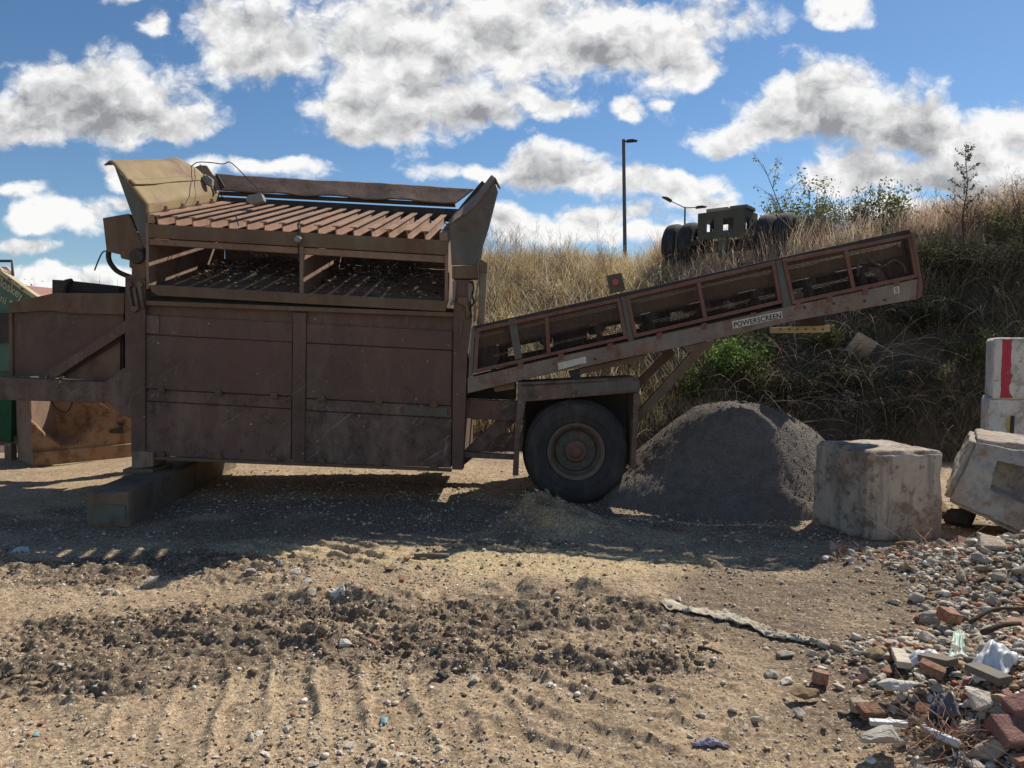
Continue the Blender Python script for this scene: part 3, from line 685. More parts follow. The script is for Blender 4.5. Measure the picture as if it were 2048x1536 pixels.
for i, (a, b_, s) in enumerate(LOOSE):
    p = on_ground(a, b_); s *= p.y / 4.6 * 0.80
    k = 'stone_dark' if a in (890,) else random.choices(['chalk', 'concrete_grey', 'stone_tan'], (74, 13, 13))[0]
    word = {'chalk': 'whitish', 'concrete_grey': 'grey', 'stone_tan': 'tan', 'stone_dark': 'blackish'}[k]
    zone = 'on the pebbly strip beyond the churned mud' if p.y > 4.55 else ('beside the churned mud ruts' if p.y > 3.55 else 'on the flat sand nearest the viewer')
    place_mesh('loose_stone', random.choice(LUMPS), M[k], p, (s, s * .9, s * .55), f'{word} loose stone {zone}', 'stone', f'{word} loose stones {zone}')
for (a, b_, s) in ((745, 1285, .16), (1110, 1180, .10), (815, 1118, .12), (1130, 1345, .10), (1205, 1348, .10), (540, 1492, .11), (515, 1400, .09), (1590, 1265, .12), (805, 1160, .14), (1330, 1345, .09), (905, 1205, .10)):
    p = on_ground(a, b_); s *= p.y / 4.6 * 0.45
    zone = 'on the strip beyond the churned mud' if p.y > 4.55 else 'on the sand this side of the mud ruts'
    place_mesh('brick_fragment', random.choice(BRICKS), M['brick'], p, (s, s, s), f'small orange brick chip {zone}', 'brick', f'orange brick chips {zone}')
# the large pieces that can be told apart
def feature(name, me, mat, px, py, size, rot, label, cat, lift=0.0):
    p = on_ground(px, py); p.z += lift
    return place_mesh(name, me, M[mat], p, size, label, cat, None, rot, 0.2)
feature('concrete_lump', LUMPS[0], 'chalk', 1765, 1512, (.21, .16, .15), (0.1, 0.1, 0.4), 'largest pale faceted concrete lump at the front of the rubble', 'concrete lump', .03)
feature('concrete_lump', LUMPS[2], 'chalk', 1790, 1400, (.22, .15, .10), (0.1, 0.35, 2.6), 'flat pale slab tilted among bricks in the middle of the front rubble', 'concrete lump', .05)
feature('concrete_lump', LUMPS[3], 'concrete_pale', 1955, 1445, (.15, .14, .14), (0.1, 0.2, 1.0), 'round pitted buff lump above the pink paving block', 'concrete lump', .08)
feature('tan_rock', LUMPS[4], 'stone_tan', 1608, 1402, (.19, .10, .10), (0.1, 0.0, 0.1), 'flaky yellow brown rock on the left edge of the front rubble', 'rock', .02)
feature('brick', BRICKS[0], 'brick', 1897, 1255, (.12, .16, .20), (0.2, 0.3, 0.3), 'rounded red brick between the stone mound and green bag', 'brick', .02)
feature('brick', BRICKS[1], 'brick', 1640, 1372, (.09, .13, .17), (0.1, 0.2, 1.2), 'orange brick end beside a white lump, left in the rubble', 'brick', .01)
feature('brick', BRICKS[2], 'brick', 1740, 1440, (.12, .13, .10), (0.2, 0.1, 0.2), 'flat orange brick above the largest pale lump', 'brick', .02)
feature('brick', BRICKS[3], 'brick', 1862, 1375, (.11, .12, .12), (0.1, 0.3, -0.5), 'crumbled red brick below the white plastic sheet', 'brick', .06)
pb = MB(); p = on_ground(2010, 1505); rot = Matrix.Rotation(0.15, 3, 'Z') @ Matrix.Rotation(0.55, 3, 'X') @ Matrix.Rotation(0.12, 3, 'Y')
pb.box((p.x + .04, p.y + .02, p.z + 0.07), (.15, .115, .05), rot); tag(pb.build('paving_block', M['brick_pink'], bevel=.008), 'chunky pink paving block with rounded edges tilted up at the rubble edge', 'paving block')
pb = MB(); p = on_ground(2030, 1462); pb.box((p.x + .04, p.y, p.z + 0.10), (.15, .08, .06), Matrix.Rotation(-0.25, 3, 'Y') @ Matrix.Rotation(0.3, 3, 'X'))
tag(pb.build('paving_block', M['brick_pink'], bevel=.006), 'buff pink brick lying just above the tilted paving block', 'paving block')
for (a, b_, c_, d_, w, h, lab, mt, lf) in ((1845, 1338, 1905, 1352, .075, .03, 'short brown timber offcut by the white plastic sheet', 'wood', .06), (1940, 1378, 2010, 1410, .075, .03, 'pale flat timber slat beside the clear plastic film', 'wood', .10), (1738, 1465, 1815, 1470, .03, .02, 'thin whitish strip just above the largest pale lump', 'plastic_white', .045), (1795, 1322, 1808, 1352, .06, .03, 'upright pale tile piece left of the white plastic', 'concrete_pale', .05)):
    p0, p1 = on_ground(a, b_), on_ground(c_, d_); p0.z += lf; p1.z += lf
    tag(MB().beam(p0, p1, w, h).build('timber_offcut' if mt == 'wood' else 'flat_strip', M[mt], bevel=.003), lab, 'offcut' if mt == 'wood' else 'strip')
def px_tube(name, pts, r, mat, label, cat, lift=.02, r1=None, n=7):
    P = [on_ground(a, b_) for a, b_ in pts]
    for q in P: q.z += lift
    return tag(MB().tube(P, r, n, r1).build(name, M[mat], smooth=True), label, cat)
px_tube('pipe_piece', [(1845, 1478), (1880, 1496), (1918, 1512)], .017, 'plastic_white', 'broken white pipe piece between pale lump and root tangle', 'pipe', .045)
px_tube('wood_stick', [(828, 1116), (865, 1114), (898, 1115)], .017, 'wood', 'thick brown stick lying on sand at the shadow edge', 'stick', .015)
px_tube('dry_branch', [(1940, 1268), (1975, 1245), (2000, 1238), (2060, 1238)], .012, 'bark', 'crooked dry branch lying on rubble right of red brick', 'branch', .06, .008)
px_tube('dry_branch', [(1965, 1290), (2005, 1276), (2040, 1272)], .016, 'bark', 'short thick branch lying on rubble behind white film', 'branch', .06, .010)
px_tube('metal_strip', [(1398, 1300), (1420, 1302), (1445, 1312)], .012, 'stone_dark', 'thin dark scrap strip on sand below the beige cloth', 'scrap', .01, .004)
def crumple(name, corners, mat, label, cat, amp=.05, lift=.03, n=26, seed=0, fold=9.0):
    P = [on_ground(a, b_) for a, b_ in corners]; vs = []; fs = []
    for j in range(n + 1):
        for i in range(n + 1):
            u, v_ = i / n, j / n
            q = P[0] * (1 - u) * (1 - v_) + P[1] * u * (1 - v_) + P[2] * u * v_ + P[3] * (1 - u) * v_
            e = 1 + 0.25 * mnoise.noise(Vector((u * 4, v_ * 4, seed)))
            cx = (P[0] + P[1] + P[2] + P[3]) / 4; q = cx + (q - cx) * e
            h = abs(mnoise.noise(Vector((u * fold * .45, v_ * fold * .38, seed + 5)))) * amp * .9 + mnoise.noise(Vector((u * 10, v_ * 10, seed))) * amp * .16
            vs.append((q.x, q.y, gz(q.x, q.y) + lift * (0.4 + math.sin(u * math.pi) * math.sin(v_ * math.pi)) + h))
    for j in range(n):
        for i in range(n): fs.append((j * (n + 1) + i, j * (n + 1) + i + 1, (j + 1) * (n + 1) + i + 1, (j + 1) * (n + 1) + i))
    mb = MB(); mb.add(vs, fs); o = mb.build(name, M[mat], smooth=True, fix=False)
    sd = o.modifiers.new('thick', 'SOLIDIFY'); sd.thickness = .003
    return tag(o, label, cat)
crumple('plastic_sheet', [(1802, 1345), (1892, 1342), (1880, 1320), (1806, 1322)], 'plastic_white', 'folded white plastic sheet lying on the rubble', 'plastic sheet', .03, .05, seed=1)
crumple('plastic_film', [(1935, 1385), (2010, 1372), (2045, 1330), (1955, 1328)], 'plastic_white', 'crumpled translucent white film on rubble at the frame edge', 'plastic film', .05, .09, seed=2)
crumple('plastic_bag', [(1895, 1325), (1940, 1320), (1925, 1262), (1908, 1258)], 'plastic_green', 'torn pale green plastic bag hanging off the red brick', 'plastic bag', .03, .02, seed=3)
crumple('blue_rag', [(1855, 1450), (1925, 1448), (1905, 1412), (1865, 1415)], 'cloth_blue', 'dark blue grey rag crumpled between bricks', 'rag', .05, .06, seed=4)
crumple('lilac_rag', [(1385, 1494), (1462, 1500), (1450, 1486), (1392, 1484)], 'cloth_lilac', 'small lilac rag half buried in the front sand', 'rag', .02, .015, seed=5)
crumple('turquoise_scrap', [(760, 1452), (775, 1450), (776, 1436), (762, 1436)], 'turquoise', 'turquoise plastic scrap on the tyre marked sand', 'scrap', .01, .01, n=10, seed=6)
crumple('turquoise_scrap', [(64, 1476), (80, 1473), (78, 1468), (68, 1469)], 'turquoise', 'tiny turquoise scrap on flat sand in the lower corner', 'scrap', .01, .01, n=8, seed=7)
crumple('white_scrap', [(20, 1110), (60, 1104), (58, 1094), (30, 1096)], 'plastic_white', 'white plastic scrap in the shadow left of the beam', 'scrap', .008, .01, n=12, seed=8)
crumple('white_scrap', [(660, 1196), (690, 1192), (684, 1180), (664, 1182)], 'plastic_white', 'white scrap among whitish stones beyond the mud', 'scrap', .006, .008, n=12, seed=9)
# twisted cloth strip
cp = [(1325, 1208), (1370, 1222), (1420, 1232), (1460, 1238), (1490, 1250), (1530, 1265), (1570, 1276), (1610, 1284), (1650, 1291)]
vs = []; fs = []; PP = [on_ground(a, b_) for a, b_ in cp]; n1_ = 90; n2_ = 14
for i in range(n1_ + 1):
    t = i / n1_ * (len(PP) - 1); k = min(int(t), len(PP) - 2); q = PP[k].lerp(PP[k + 1], t - k)
    d = (PP[k + 1] - PP[k]); d.z = 0; d.normalize(); sd_ = Vector((-d.y, d.x, 0))
    w = (0.062 * (1 - i / n1_) ** 0.6 + 0.018) * (0.75 + 0.5 * mnoise.noise(Vector((i * .12, 0, 0))))
    for j in range(n2_ + 1):
        a = (j / n2_ - .5) * 2
        q2 = q + sd_ * a * w + sd_ * .03 * mnoise.noise(Vector((i * .09, 7, 0)))
        z = gz(q2.x, q2.y) + .006 + .022 * abs(mnoise.noise(Vector((i * .22 + a * 1.2, a * 3.4, 3)))) * 1.6 + .006 * (1 - a * a)
        vs.append((q2.x, q2.y, z))
for i in range(n1_):
    for j in range(n2_): fs.append((i * (n2_ + 1) + j, i * (n2_ + 1) + j + 1, (i + 1) * (n2_ + 1) + j + 1, (i + 1) * (n2_ + 1) + j))
o = MB().add(vs, fs).build('cloth_strip', M['cloth'], smooth=True, fix=False); sd_ = o.modifiers.new('thick', 'SOLIDIFY'); sd_.thickness = .004
tag(o, 'long twisted beige cloth strip trodden into the sand', 'cloth')
# root tangles
def tangle(name, px, py, rad, n, label, cat, mat='twig', colr=(.30, .20, .11)):
    c0 = on_ground(px, py); mb = MB()
    for _ in range(n):
        a = random.uniform(0, 6.28); q = c0 + Vector((random.gauss(0, rad * .3), random.gauss(0, rad * .3), .01)); pts = []
        d = Vector((math.cos(a), math.sin(a), random.uniform(.1, .9)))
        for k in range(6):
            pts.append(q.copy()); q = q + d * rad * .28; d += Vector((random.gauss(0, .5), random.gauss(0, .5), random.gauss(-.25, .4)))
            q.z = max(q.z, gz(q.x, q.y) + .005)
        mb.tube(pts, .0025, 3, .001, cap=False)
    o = mb.build(name, M['rust_bar'] if mat == 'r' else M['wood'], fix=False); return tag(o, label, cat)
tangle('root_tangle', 1905, 1488, .14, 90, 'tangle of fine brown roots beside the white pipe', 'roots', 'r')
tangle('dry_weed', 1700, 1112, .16, 40, 'dry brown weed tuft at the shadow edge by the stone mound', 'weed', 'r')
tangle('dry_weed', 1850, 1105, .16, 34, 'sparse dry weed tuft on top of the stone mound', 'weed', 'r')
# ------------------------------------------------------------------ gravel heap
HC = (2.42, 7.74)
def heap_h(x, y):
    w = 0.10 * fbm(x * 1.6, y * 1.6, 3, 501)
    r = np.sqrt(((x - HC[0]) / 1.58) ** 2 + ((y - HC[1]) / 1.16) ** 2) + w * 0.5
    z = 1.34 * (1 - r); top = 0.975 - 0.16 * np.clip(x - 2.45, 0, 1) + 0.05 * fbm(x * 2.5, y * 2.5, 2, 503)
    z = -np.log(np.exp(-z * 13) + np.exp(-top * 13)) / 13
    z = np.maximum(z, -.2) + 0.10 * np.exp(-((r - 1.0) / .16) ** 2) * (0.3 + vnoise(x * 4, y * 4, 511))
    an = np.arctan2(y - HC[1], x - HC[0])
    return z + 0.03 * fbm(an * 5, r * 1.2, 3, 513) + 0.035 * fbm(x * 5, y * 5, 4, 505) + 0.018 * fbm(x * 22, y * 22, 3, 507)
xs = np.arange(0.5, 4.3, .022); ys = np.arange(6.4, 10.0, .022)
XX, YY = np.meshgrid(xs, ys); ZZ = np.maximum(heap_h(XX, YY), gh(XX, YY) - .05)
V = np.stack([XX, YY, ZZ], -1).reshape(-1, 3); nx, ny = len(xs), len(ys); ii = np.arange(nx * ny).reshape(ny, nx)
Fq = np.stack([ii[:-1, :-1], ii[:-1, 1:], ii[1:, 1:], ii[1:, :-1]], -1).reshape(-1, 4)
fz = (ZZ - gh(XX, YY)).reshape(-1)[Fq].max(1) > -0.03; Fq = Fq[fz]
m, nt, b = new_mat('dark_fine_gravel')
v = nd(nt, 'ShaderNodeTexCoord').outputs['Object']
g2 = noise_n(nt, v, 9, 7, 0.7); g3 = noise_n(nt, v, 75, 5, 0.7); vor = nd(nt, 'ShaderNodeTexVoronoi', {'Vector': v, 'Scale': 55}).outputs
c = mixc(nt, sstep(nt, g2, .38, .62), (0.20, 0.172, 0.148), (0.15, 0.13, 0.113))
c = mixc(nt, sstep(nt, g3, .52, .70), c, (0.27, 0.22, 0.17))
c = mixc(nt, mth(nt, 'MULTIPLY', sstep(nt, g3, .45, .34), .8), c, (0.055, 0.048, 0.045))
nt.links.new(c, b.inputs['Base Color']); b.inputs['Roughness'].default_value = .95; b.inputs['Specular IOR Level'].default_value = .15
hh = mth(nt, 'ADD', g3, mth(nt, 'MULTIPLY', vor[0], -.8))
bp = nd(nt, 'ShaderNodeBump', {'Strength': 0.9, 'Distance': .02, 'Height': hh}); nt.links.new(bp.outputs[0], b.inputs['Normal'])
heap = thing('gravel_heap', 'conical heap of dark fine gravel under the conveyor beside the tyre', 'gravel heap', (HC[0], HC[1], 0))
np_mesh('heap_body', V, Fq, m, parent=heap, smooth=True)
n = 9000; hx = rng.uniform(.7, 4.1, n); hy = rng.uniform(6.5, 9.6, n); hz = heap_h(hx, hy); k = hz > .0
hx, hy, hz = hx[k], hy[k], hz[k]; hs_ = np.clip(rng.lognormal(math.log(.013), .4, len(hx)), .007, .04)
gr = scatter('grit', hx, hy, hz, hs_, np.clip(np.array([.19, .158, .13]) * rng.uniform(.6, 1.5, (len(hx), 1)), 0, .5), M['stones'], parent=heap); gr['kind'] = 'stuff'
p = at_y(1425, 920, 6.95); o = place_mesh('stone_chip', LUMPS[6], M['concrete_grey'], (p.x, 7.0, float(heap_h(p.x, 7.0))), (.06, .05, .09), 'small pale stone chip stuck on the gravel heap face', 'stone')

# ------------------------------------------------------------------ concrete blocks
def concrete_mat(name, base, alt, stain, wet, paint=None):
    m, nt, b = new_mat(name); v = nd(nt, 'ShaderNodeTexCoord').outputs['Object']
    a1 = noise_n(nt, v, 2.6, 8, .65); a2 = noise_n(nt, v, 13, 9, .72); a4 = noise_n(nt, v, 70, 5, .65)
    st = noise_n(nt, nd(nt, 'ShaderNodeMapping', {'Vector': v, 'Scale': (8, 8, 1)}).outputs[0], 1.8, 7, .65)
    c = mixc(nt, sstep(nt, a1, .40, .60), base, alt)
    c = mixc(nt, sstep(nt, mth(nt, 'ADD', a2, mth(nt, 'MULTIPLY', mth(nt, 'SUBTRACT', a1, .5), .8)), .52, .60), c, stain)
    c = mixc(nt, mth(nt, 'MULTIPLY', sstep(nt, st, .50, .62), .75), c, wet)
    c = mixc(nt, sstep(nt, a4, .62, .70), c, tuple(q * .55 for q in base))
    c = mixc(nt, mth(nt, 'MULTIPLY', sstep(nt, a4, .40, .30), .5), c, tuple(min(.8, q * 1.35) for q in base))
    nt.links.new(c, b.inputs['Base Color']); b.inputs['Roughness'].default_value = .92; b.inputs['Specular IOR Level'].default_value = .2
    bp = nd(nt, 'ShaderNodeBump', {'Strength': .7, 'Distance': .02, 'Height': mth(nt, 'ADD', a2, mth(nt, 'MULTIPLY', a4, .6))}); nt.links.new(bp.outputs[0], b.inputs['Normal'])
    return m
M['block'] = concrete_mat('stained_concrete', (.50, .42, .335), (.37, .29, .22), (.24, .17, .12), (.25, .22, .19))
M['block_b'] = concrete_mat('weathered_concrete', (.46, .405, .33), (.37, .295, .225), (.34, .21, .13), (.30, .265, .225))
M['block_white'] = concrete_mat('white_painted_concrete', (.68, .665, .62), (.60, .575, .52), (.42, .38, .32), (.52, .49, .43))
M['red_stripe'] = weathered('red_stripe_paint', (.46, .035, .06), (.40, .04, .06), (.50, .30, .27), (.5, .2, .2), rust_t=(.62, .7), dust_k=.25, scale=3)
M['yellow_stain'] = weathered('rust_yellow_stain', (.50, .34, .07), (.50, .38, .15), (.55, .5, .4), (.5, .45, .36), rust_t=(.5, .62), dust_k=.3, scale=4)
def hexa(name, c8, mat, parent=None, n=26, erode=.035, rough=.008, seed=0, hole=None):
    """block from 8 corners: index = x + 2 y + 4 z; worn edges"""
    C8 = [Vector(p) for p in c8]; vs = []; idx = {}; fs = []
    def vid(i, j, k):
        key = (i, j, k)
        if key in idx: return idx[key]
        u, v_, w = i / n, j / n, k / n
        p = Vector((0, 0, 0))
        for a in (0, 1):
            for b_ in (0, 1):
                for c_ in (0, 1):
                    p += C8[a + 2 * b_ + 4 * c_] * ((u if a else 1 - u) * (v_ if b_ else 1 - v_) * (w if c_ else 1 - w))
        cen = sum(C8, Vector((0, 0, 0))) / 8; dd = sorted([min(u, 1 - u), min(v_, 1 - v_), min(w, 1 - w)])
        edge = max(0, 1 - (dd[0] + dd[1]) / .075)
        q = p * 3 + Vector((seed * 3.1, 0, 0))
        er = edge ** 2 * erode * (.55 + 1.6 * abs(mnoise.noise(q)) + .7 * abs(mnoise.noise(q * 3))) + rough * mnoise.fractal(q * 2.2, 1.0, 2.0, 5)
        er += .025 * max(0, mnoise.noise(q * .9 + Vector((0, 9, 0))) - .42) 
        p = p + (cen - p).normalized() * er
        if hole:
            p = hole(p, u, v_, w)
        idx[key] = len(vs); vs.append(p); return idx[key]
    for a in range(n):
        for b_ in range(n):
            for (f, s) in ((0, 0), (n, 1)):
                for ax in range(3):
                    def mk(i, j):
                        t = [0, 0, 0]; t[ax] = f; t[(ax + 1) % 3] = i; t[(ax + 2) % 3] = j; return vid(*t)
                    q = (mk(a, b_), mk(a + 1, b_), mk(a + 1, b_ + 1), mk(a, b_ + 1)); fs.append(q if s else q[::-1])
    o = MB().add(vs, fs).build(name, mat, parent, smooth=True, fix=True, auto=50); return o
# square block in front of the heap
gA = at_z(1738, 1084); gB = at_z(1889, 1074); gC = at_z(1618, 1042); gD = gB + (gC - gA)
tA = at_y(1742, 903, gA.y + .01); tB = at_y(1891, 901, gB.y + .01); tC = at_y(1628, 880, gC.y - .03); tD = tB + (tC - tA); tD.z = (tB.z + tC.z) / 2
for q in (gA, gB, gC, gD): q.z = gz(q.x, q.y) - .03
o = hexa('concrete_block', [gA, gB, gC, gD, tA, tB, tC, tD], M['block'], n=34, erode=.032, seed=2)
tag(o, 'square stained concrete block standing between gravel heap and stone mound', 'concrete block')
# toppled block leaning to its right
ex = (at_y(2060, 1082, 5.75) - at_y(1897, 1004, 6.05)); ex = ex.normalized() * .98
p0 = at_y(1896, 1004, 6.1); uz = at_y(1900, 930, 6.15) - p0; dz = Vector((.40, .66, .02))
upv = (at_y(1985, 868, 6.3) - at_y(1900, 938, 6.2))
c8 = [p0, p0 + ex, p0 + dz, p0 + ex + dz, p0 + uz + Vector((.02, .04, 0)), p0 + ex + Vector((.25, .05, .62)), p0 + dz + uz * 1.2, p0 + dz + ex + Vector((.25, .05, .62))]
c8[4] = at_y(1944, 876, 6.3); c8[6] = c8[4] + dz; c8[5] = at_y(2150, 905, 6.1); c8[7] = c8[5] + dz
c8[0] = at_y(1888, 1000, 6.1); c8[2] = c8[0] + dz
def notch(p, u, v_, w):
    if v_ < .02:
        d = max(abs(u - .46) / .13, abs(w - .55) / .16)
        if d < 1.25: p = p + Vector((.02, .22, .02)) * float(ss(np.array(1.25 - d), 0, .35))
    return p
fb = thing('fallen_concrete_block', 'toppled concrete block with a square recess, leaning at the frame edge', 'concrete block', (c8[0].x + .4, c8[0].y + .4, 0))
hexa('block_body', c8, M['block_b'], fb, n=44, erode=.09, rough=.02, seed=5, hole=notch)
# rocks jammed under it
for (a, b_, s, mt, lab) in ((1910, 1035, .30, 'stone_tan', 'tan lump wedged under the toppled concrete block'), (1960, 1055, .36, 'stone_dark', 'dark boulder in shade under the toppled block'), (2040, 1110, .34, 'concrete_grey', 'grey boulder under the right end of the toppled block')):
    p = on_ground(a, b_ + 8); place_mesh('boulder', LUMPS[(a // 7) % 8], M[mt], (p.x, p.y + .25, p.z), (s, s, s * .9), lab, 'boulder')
# block wall at the frame edge
def wall_block(x0, y0, x1, y1, Y, label, seed, dx=1.15):
    a = at_y(x0, y1, Y); z0 = a.z; z1 = at_y(x0, y0, Y).z; X = a.x
    c8 = [(X, Y, z0), (X + dx, Y - .1, z0), (X + .40, Y + .75, z0), (X + dx + .40, Y + .65, z0), (X, Y, z1), (X + dx, Y - .1, z1), (X + .40, Y + .75, z1), (X + dx + .40, Y + .65, z1)]
    t = thing('wall_block', label, 'concrete block', (X + dx / 2, Y + .35, z0), 'white painted blocks stacked as a wall')
    hexa('block_body', c8, M['block_white'], t, n=18, erode=.03, rough=.006, seed=seed); return t, X, z0, z1
BY = 8.3
t, X, z0, z1 = wall_block(1971, 797, 0, 958, BY + .0, 'lower white concrete wall block with a yellow rust stain', 11)
st = MB(); xx = at_y(2022, 850, BY).x; za = at_y(2000, 832, BY).z; zb = at_y(2000, 872, BY).z
pts = []
for i in range(20):
    a = 2 * math.pi * i / 20; rr = .09 * (1 + .4 * mnoise.noise(Vector((math.cos(a) * 2, math.sin(a) * 2, 1)))); pts.append((xx + math.cos(a) * rr * .8, BY - .022, (za + zb) / 2 - .02 + math.sin(a) * rr * 1.7))
st.prism(pts, (0, .03, 0)); st.build('rust_stain', M['yellow_stain'], t)
MB().box((xx - .005, BY - .022, (za + zb) / 2 + .02), (.035, .03, .20)).build('slot', M['stone_dark'], t)
t, X, z0, z1 = wall_block(1983, 675, 0, 799, BY - .03, 'upper white concrete wall block with a vertical red stripe', 14)
st = MB(); x0_ = at_y(2000, 700, BY).x; x1_ = at_y(2017, 700, BY).x; pts = []
for i in range(15): pts.append((x0_ + .006 * mnoise.noise(Vector((0, i * .7, 0))), BY - .046, z0 + .02 + (z1 - z0 - .04) * i / 14))
for i in range(15)[::-1]: pts.append((x1_ + .05 * max(0, mnoise.noise(Vector((4, i * .9, 0)))) + (.035 if i < 6 else 0), BY - .049, z0 + .02 + (z1 - z0 - .04) * i / 14))
st.prism(pts, (0, .028, 0)); st.build('red_stripe', M['red_stripe'], t)

# ------------------------------------------------------------------ plants
def blades(name, X, Y, Z, H, W, lean, colors, label, seg=3, mat='veg', az=None):
    n = len(X); a = rng.uniform(0, 2 * np.pi, n) if az is None else az
    dx, dy = np.cos(a), np.sin(a); b_ = rng.uniform(0, np.pi, n); wx, wy = np.cos(b_), np.sin(b_)
    V = np.zeros((n, 2 * (seg + 1), 3)); 
    for k in range(seg + 1):
        t = k / seg; bend = lean * t ** 1.7
        cx = X + dx * bend * H; cy = Y + dy * bend * H; cz = Z + H * t * np.sqrt(np.clip(1 - (bend * .75) ** 2, .08, 1)); w = W * (1 - .8 * t)
        V[:, 2 * k] = np.stack([cx - wx * w, cy - wy * w, cz], -1); V[:, 2 * k + 1] = np.stack([cx + wx * w, cy + wy * w, cz], -1)
    base = (np.arange(n) * 2 * (seg + 1))[:, None]
    F_ = np.concatenate([base + np.array([[2 * k, 2 * k + 1, 2 * k + 3, 2 * k + 2]]) for k in range(seg)], 0)
    o = np_mesh(name, V.reshape(-1, 3), F_, M[mat], colors=np.repeat(colors, 2 * (seg + 1), 0)); return tag(o, label, kind='stuff')
def vcol(n, base, var=.25, hue=.10):
    b_ = np.array(base); return np.clip(b_[rng.integers(0, len(b_), n)] * rng.uniform(1 - var, 1 + var, (n, 1)) * rng.uniform(1 - hue, 1 + hue, (n, 3)), 0, .9)
def bank_pts(n, x0, x1, y0, y1, clump=2.0, seed=600, thr=-.12):
    x = rng.uniform(x0, x1, n); y = rng.uniform(y0, y1, n)
    k = fbm(x * clump, y * clump, 3, seed) + rng.normal(0, .08, n) > thr
    return x[k], y[k]
GOLD = [(.66, .49, .26), (.72, .59, .38), (.60, .42, .20), (.74, .64, .47), (.52, .39, .22), (.34, .32, .14)]
BEIGE = [(.62, .47, .34), (.68, .53, .40), (.54, .37, .26), (.42, .31, .20), (.66, .57, .45)]
BROWN = [(.23, .165, .115), (.33, .25, .17), (.16, .12, .085), (.43, .345, .25)]
GREEN = [(.10, .135, .045), (.075, .11, .04), (.135, .155, .065), (.06, .09, .036)]
x, y = bank_pts(50000, -3.2, 3.6, 11.0, 17.4); H = rng.uniform(.16, .50, len(x)) * (.7 + .5 * ss(y, 13, 16))
blades('dry_grass', x, y, eh(x, y) - .02, H, rng.uniform(.004, .0095, len(x)), rng.uniform(.1, .85, len(x)), vcol(len(x), GOLD), 'golden dry grass covering the sunlit part of the bank')
x, y = bank_pts(5200, -2.4, 3.3, 11.2, 16.2, 1.4, 611, .0); H = rng.uniform(.5, 1.0, len(x))
blades('straw_stalks', x, y, eh(x, y) - .02, H, rng.uniform(.004, .0075, len(x)), rng.uniform(.3, 1.15, len(x)), vcol(len(x), [(.55, .46, .32), (.60, .52, .38), (.46, .36, .23)]), 'bleached straw stalks leaning across the bank', seg=5)
x, y = bank_pts(42000, 3.2, 13, 12.2, 17.5, 1.6, 620, -.10); H = rng.uniform(.22, .72, len(x)) * (.7 + .5 * ss(y, 12.6, 14))
blades('dry_weeds', x, y, eh(x, y) - .02, H, rng.uniform(.004, .0095, len(x)), rng.uniform(.05, .6, len(x)), vcol(len(x), BEIGE), 'pinkish beige dry weeds along the bank crest')
x, y = bank_pts(26000, 3.2, 12, 9.7, 13.6, 1.7, 630, -.10); H = rng.uniform(.12, .6, len(x))
blades('brown_undergrowth', x, y, eh(x, y) - .02, H, rng.uniform(.004, .009, len(x)), rng.uniform(.5, 1.25, len(x)), vcol(len(x), BROWN + BROWN + GREEN), 'brown dead undergrowth on the shaded bank face', seg=5)
x, y = bank_pts(9000, 0.2, 4.2, 10.6, 13.2, 1.9, 636, -.02); H = rng.uniform(.12, .5, len(x))
blades('bank_foot_weeds', x, y, eh(x, y) - .02, H, rng.uniform(.003, .008, len(x)), rng.uniform(.3, 1.1, len(x)), vcol(len(x), BROWN + GREEN + GOLD[:2]), 'mixed dead and green weeds at the bank foot', seg=4)
# fine skyline weeds: thin stalk with side sprays
def sprays(name, n, x0, x1, y0, y1, h0, h1, colors, label, seed, branches=9, rr=.0028):
    mb_v = []; mb_f = []; cs = []
    x, y = bank_pts(n * 3, x0, x1, y0, y1, 1.3, seed, .02); x, y = x[:n], y[:n]; zz = eh(x, y); base = 0
    mb = MB(); cl = []
    for q in range(len(x)):
        h = random.uniform(h0, h1); lx, ly = random.gauss(0, .12), random.gauss(0, .12)
        P = [Vector((x[q] + lx * h * t * t, y[q] + ly * h * t * t, zz[q] - .02 + h * t)) for t in (0, .35, .7, 1)]
        b0 = len(mb.v); mb.tube(P, rr * 1.4, 3, rr * .6, cap=False)
        for _ in range(branches):
            t = random.uniform(.3, .95); p = Vector((x[q] + lx * h * t * t, y[q] + ly * h * t * t, zz[q] + h * t)); a = random.uniform(0, 6.28)
            L = h * (1.05 - t) * random.uniform(.35, .75); d = Vector((math.cos(a) * .7, math.sin(a) * .7, random.uniform(.5, 1.1)))
            e = p + d * L; mb.tube([p, p.lerp(e, .5) + Vector((0, 0, -.02 * L)), e], rr * .8, 3, rr * .4, cap=False)
            if random.random() < .6:
                d2 = Vector((random.gauss(0, .5), random.gauss(0, .5), .7)); mb.tube([p.lerp(e, .5), p.lerp(e, .5) + d2 * L * .4], rr * .7, 3, rr * .3, cap=False)
        cl += [colors[random.randrange(len(colors))]] * (len(mb.v) - b0)
    V = np.array([tuple(p) for p in mb.v]); F_ = np.array(mb.f)
    return tag(np_mesh(name, V, F_, M['twig'], colors=np.array(cl)), label, kind='stuff')
sprays('feathery_weeds', 150, -2.6, 2.1, 14.6, 17.2, .6, 1.25, [(.42, .31, .2), (.34, .24, .15), (.5, .4, .28)], 'thin feathery dead weeds on the skyline left of the lamp post', 640)
sprays('feathery_weeds', 170, 4.2, 11.5, 12.8, 15.5, .5, 1.1, [(.36, .25, .18), (.44, .32, .23), (.27, .19, .13)], 'thin feathery dead weeds on the skyline at the right', 645)
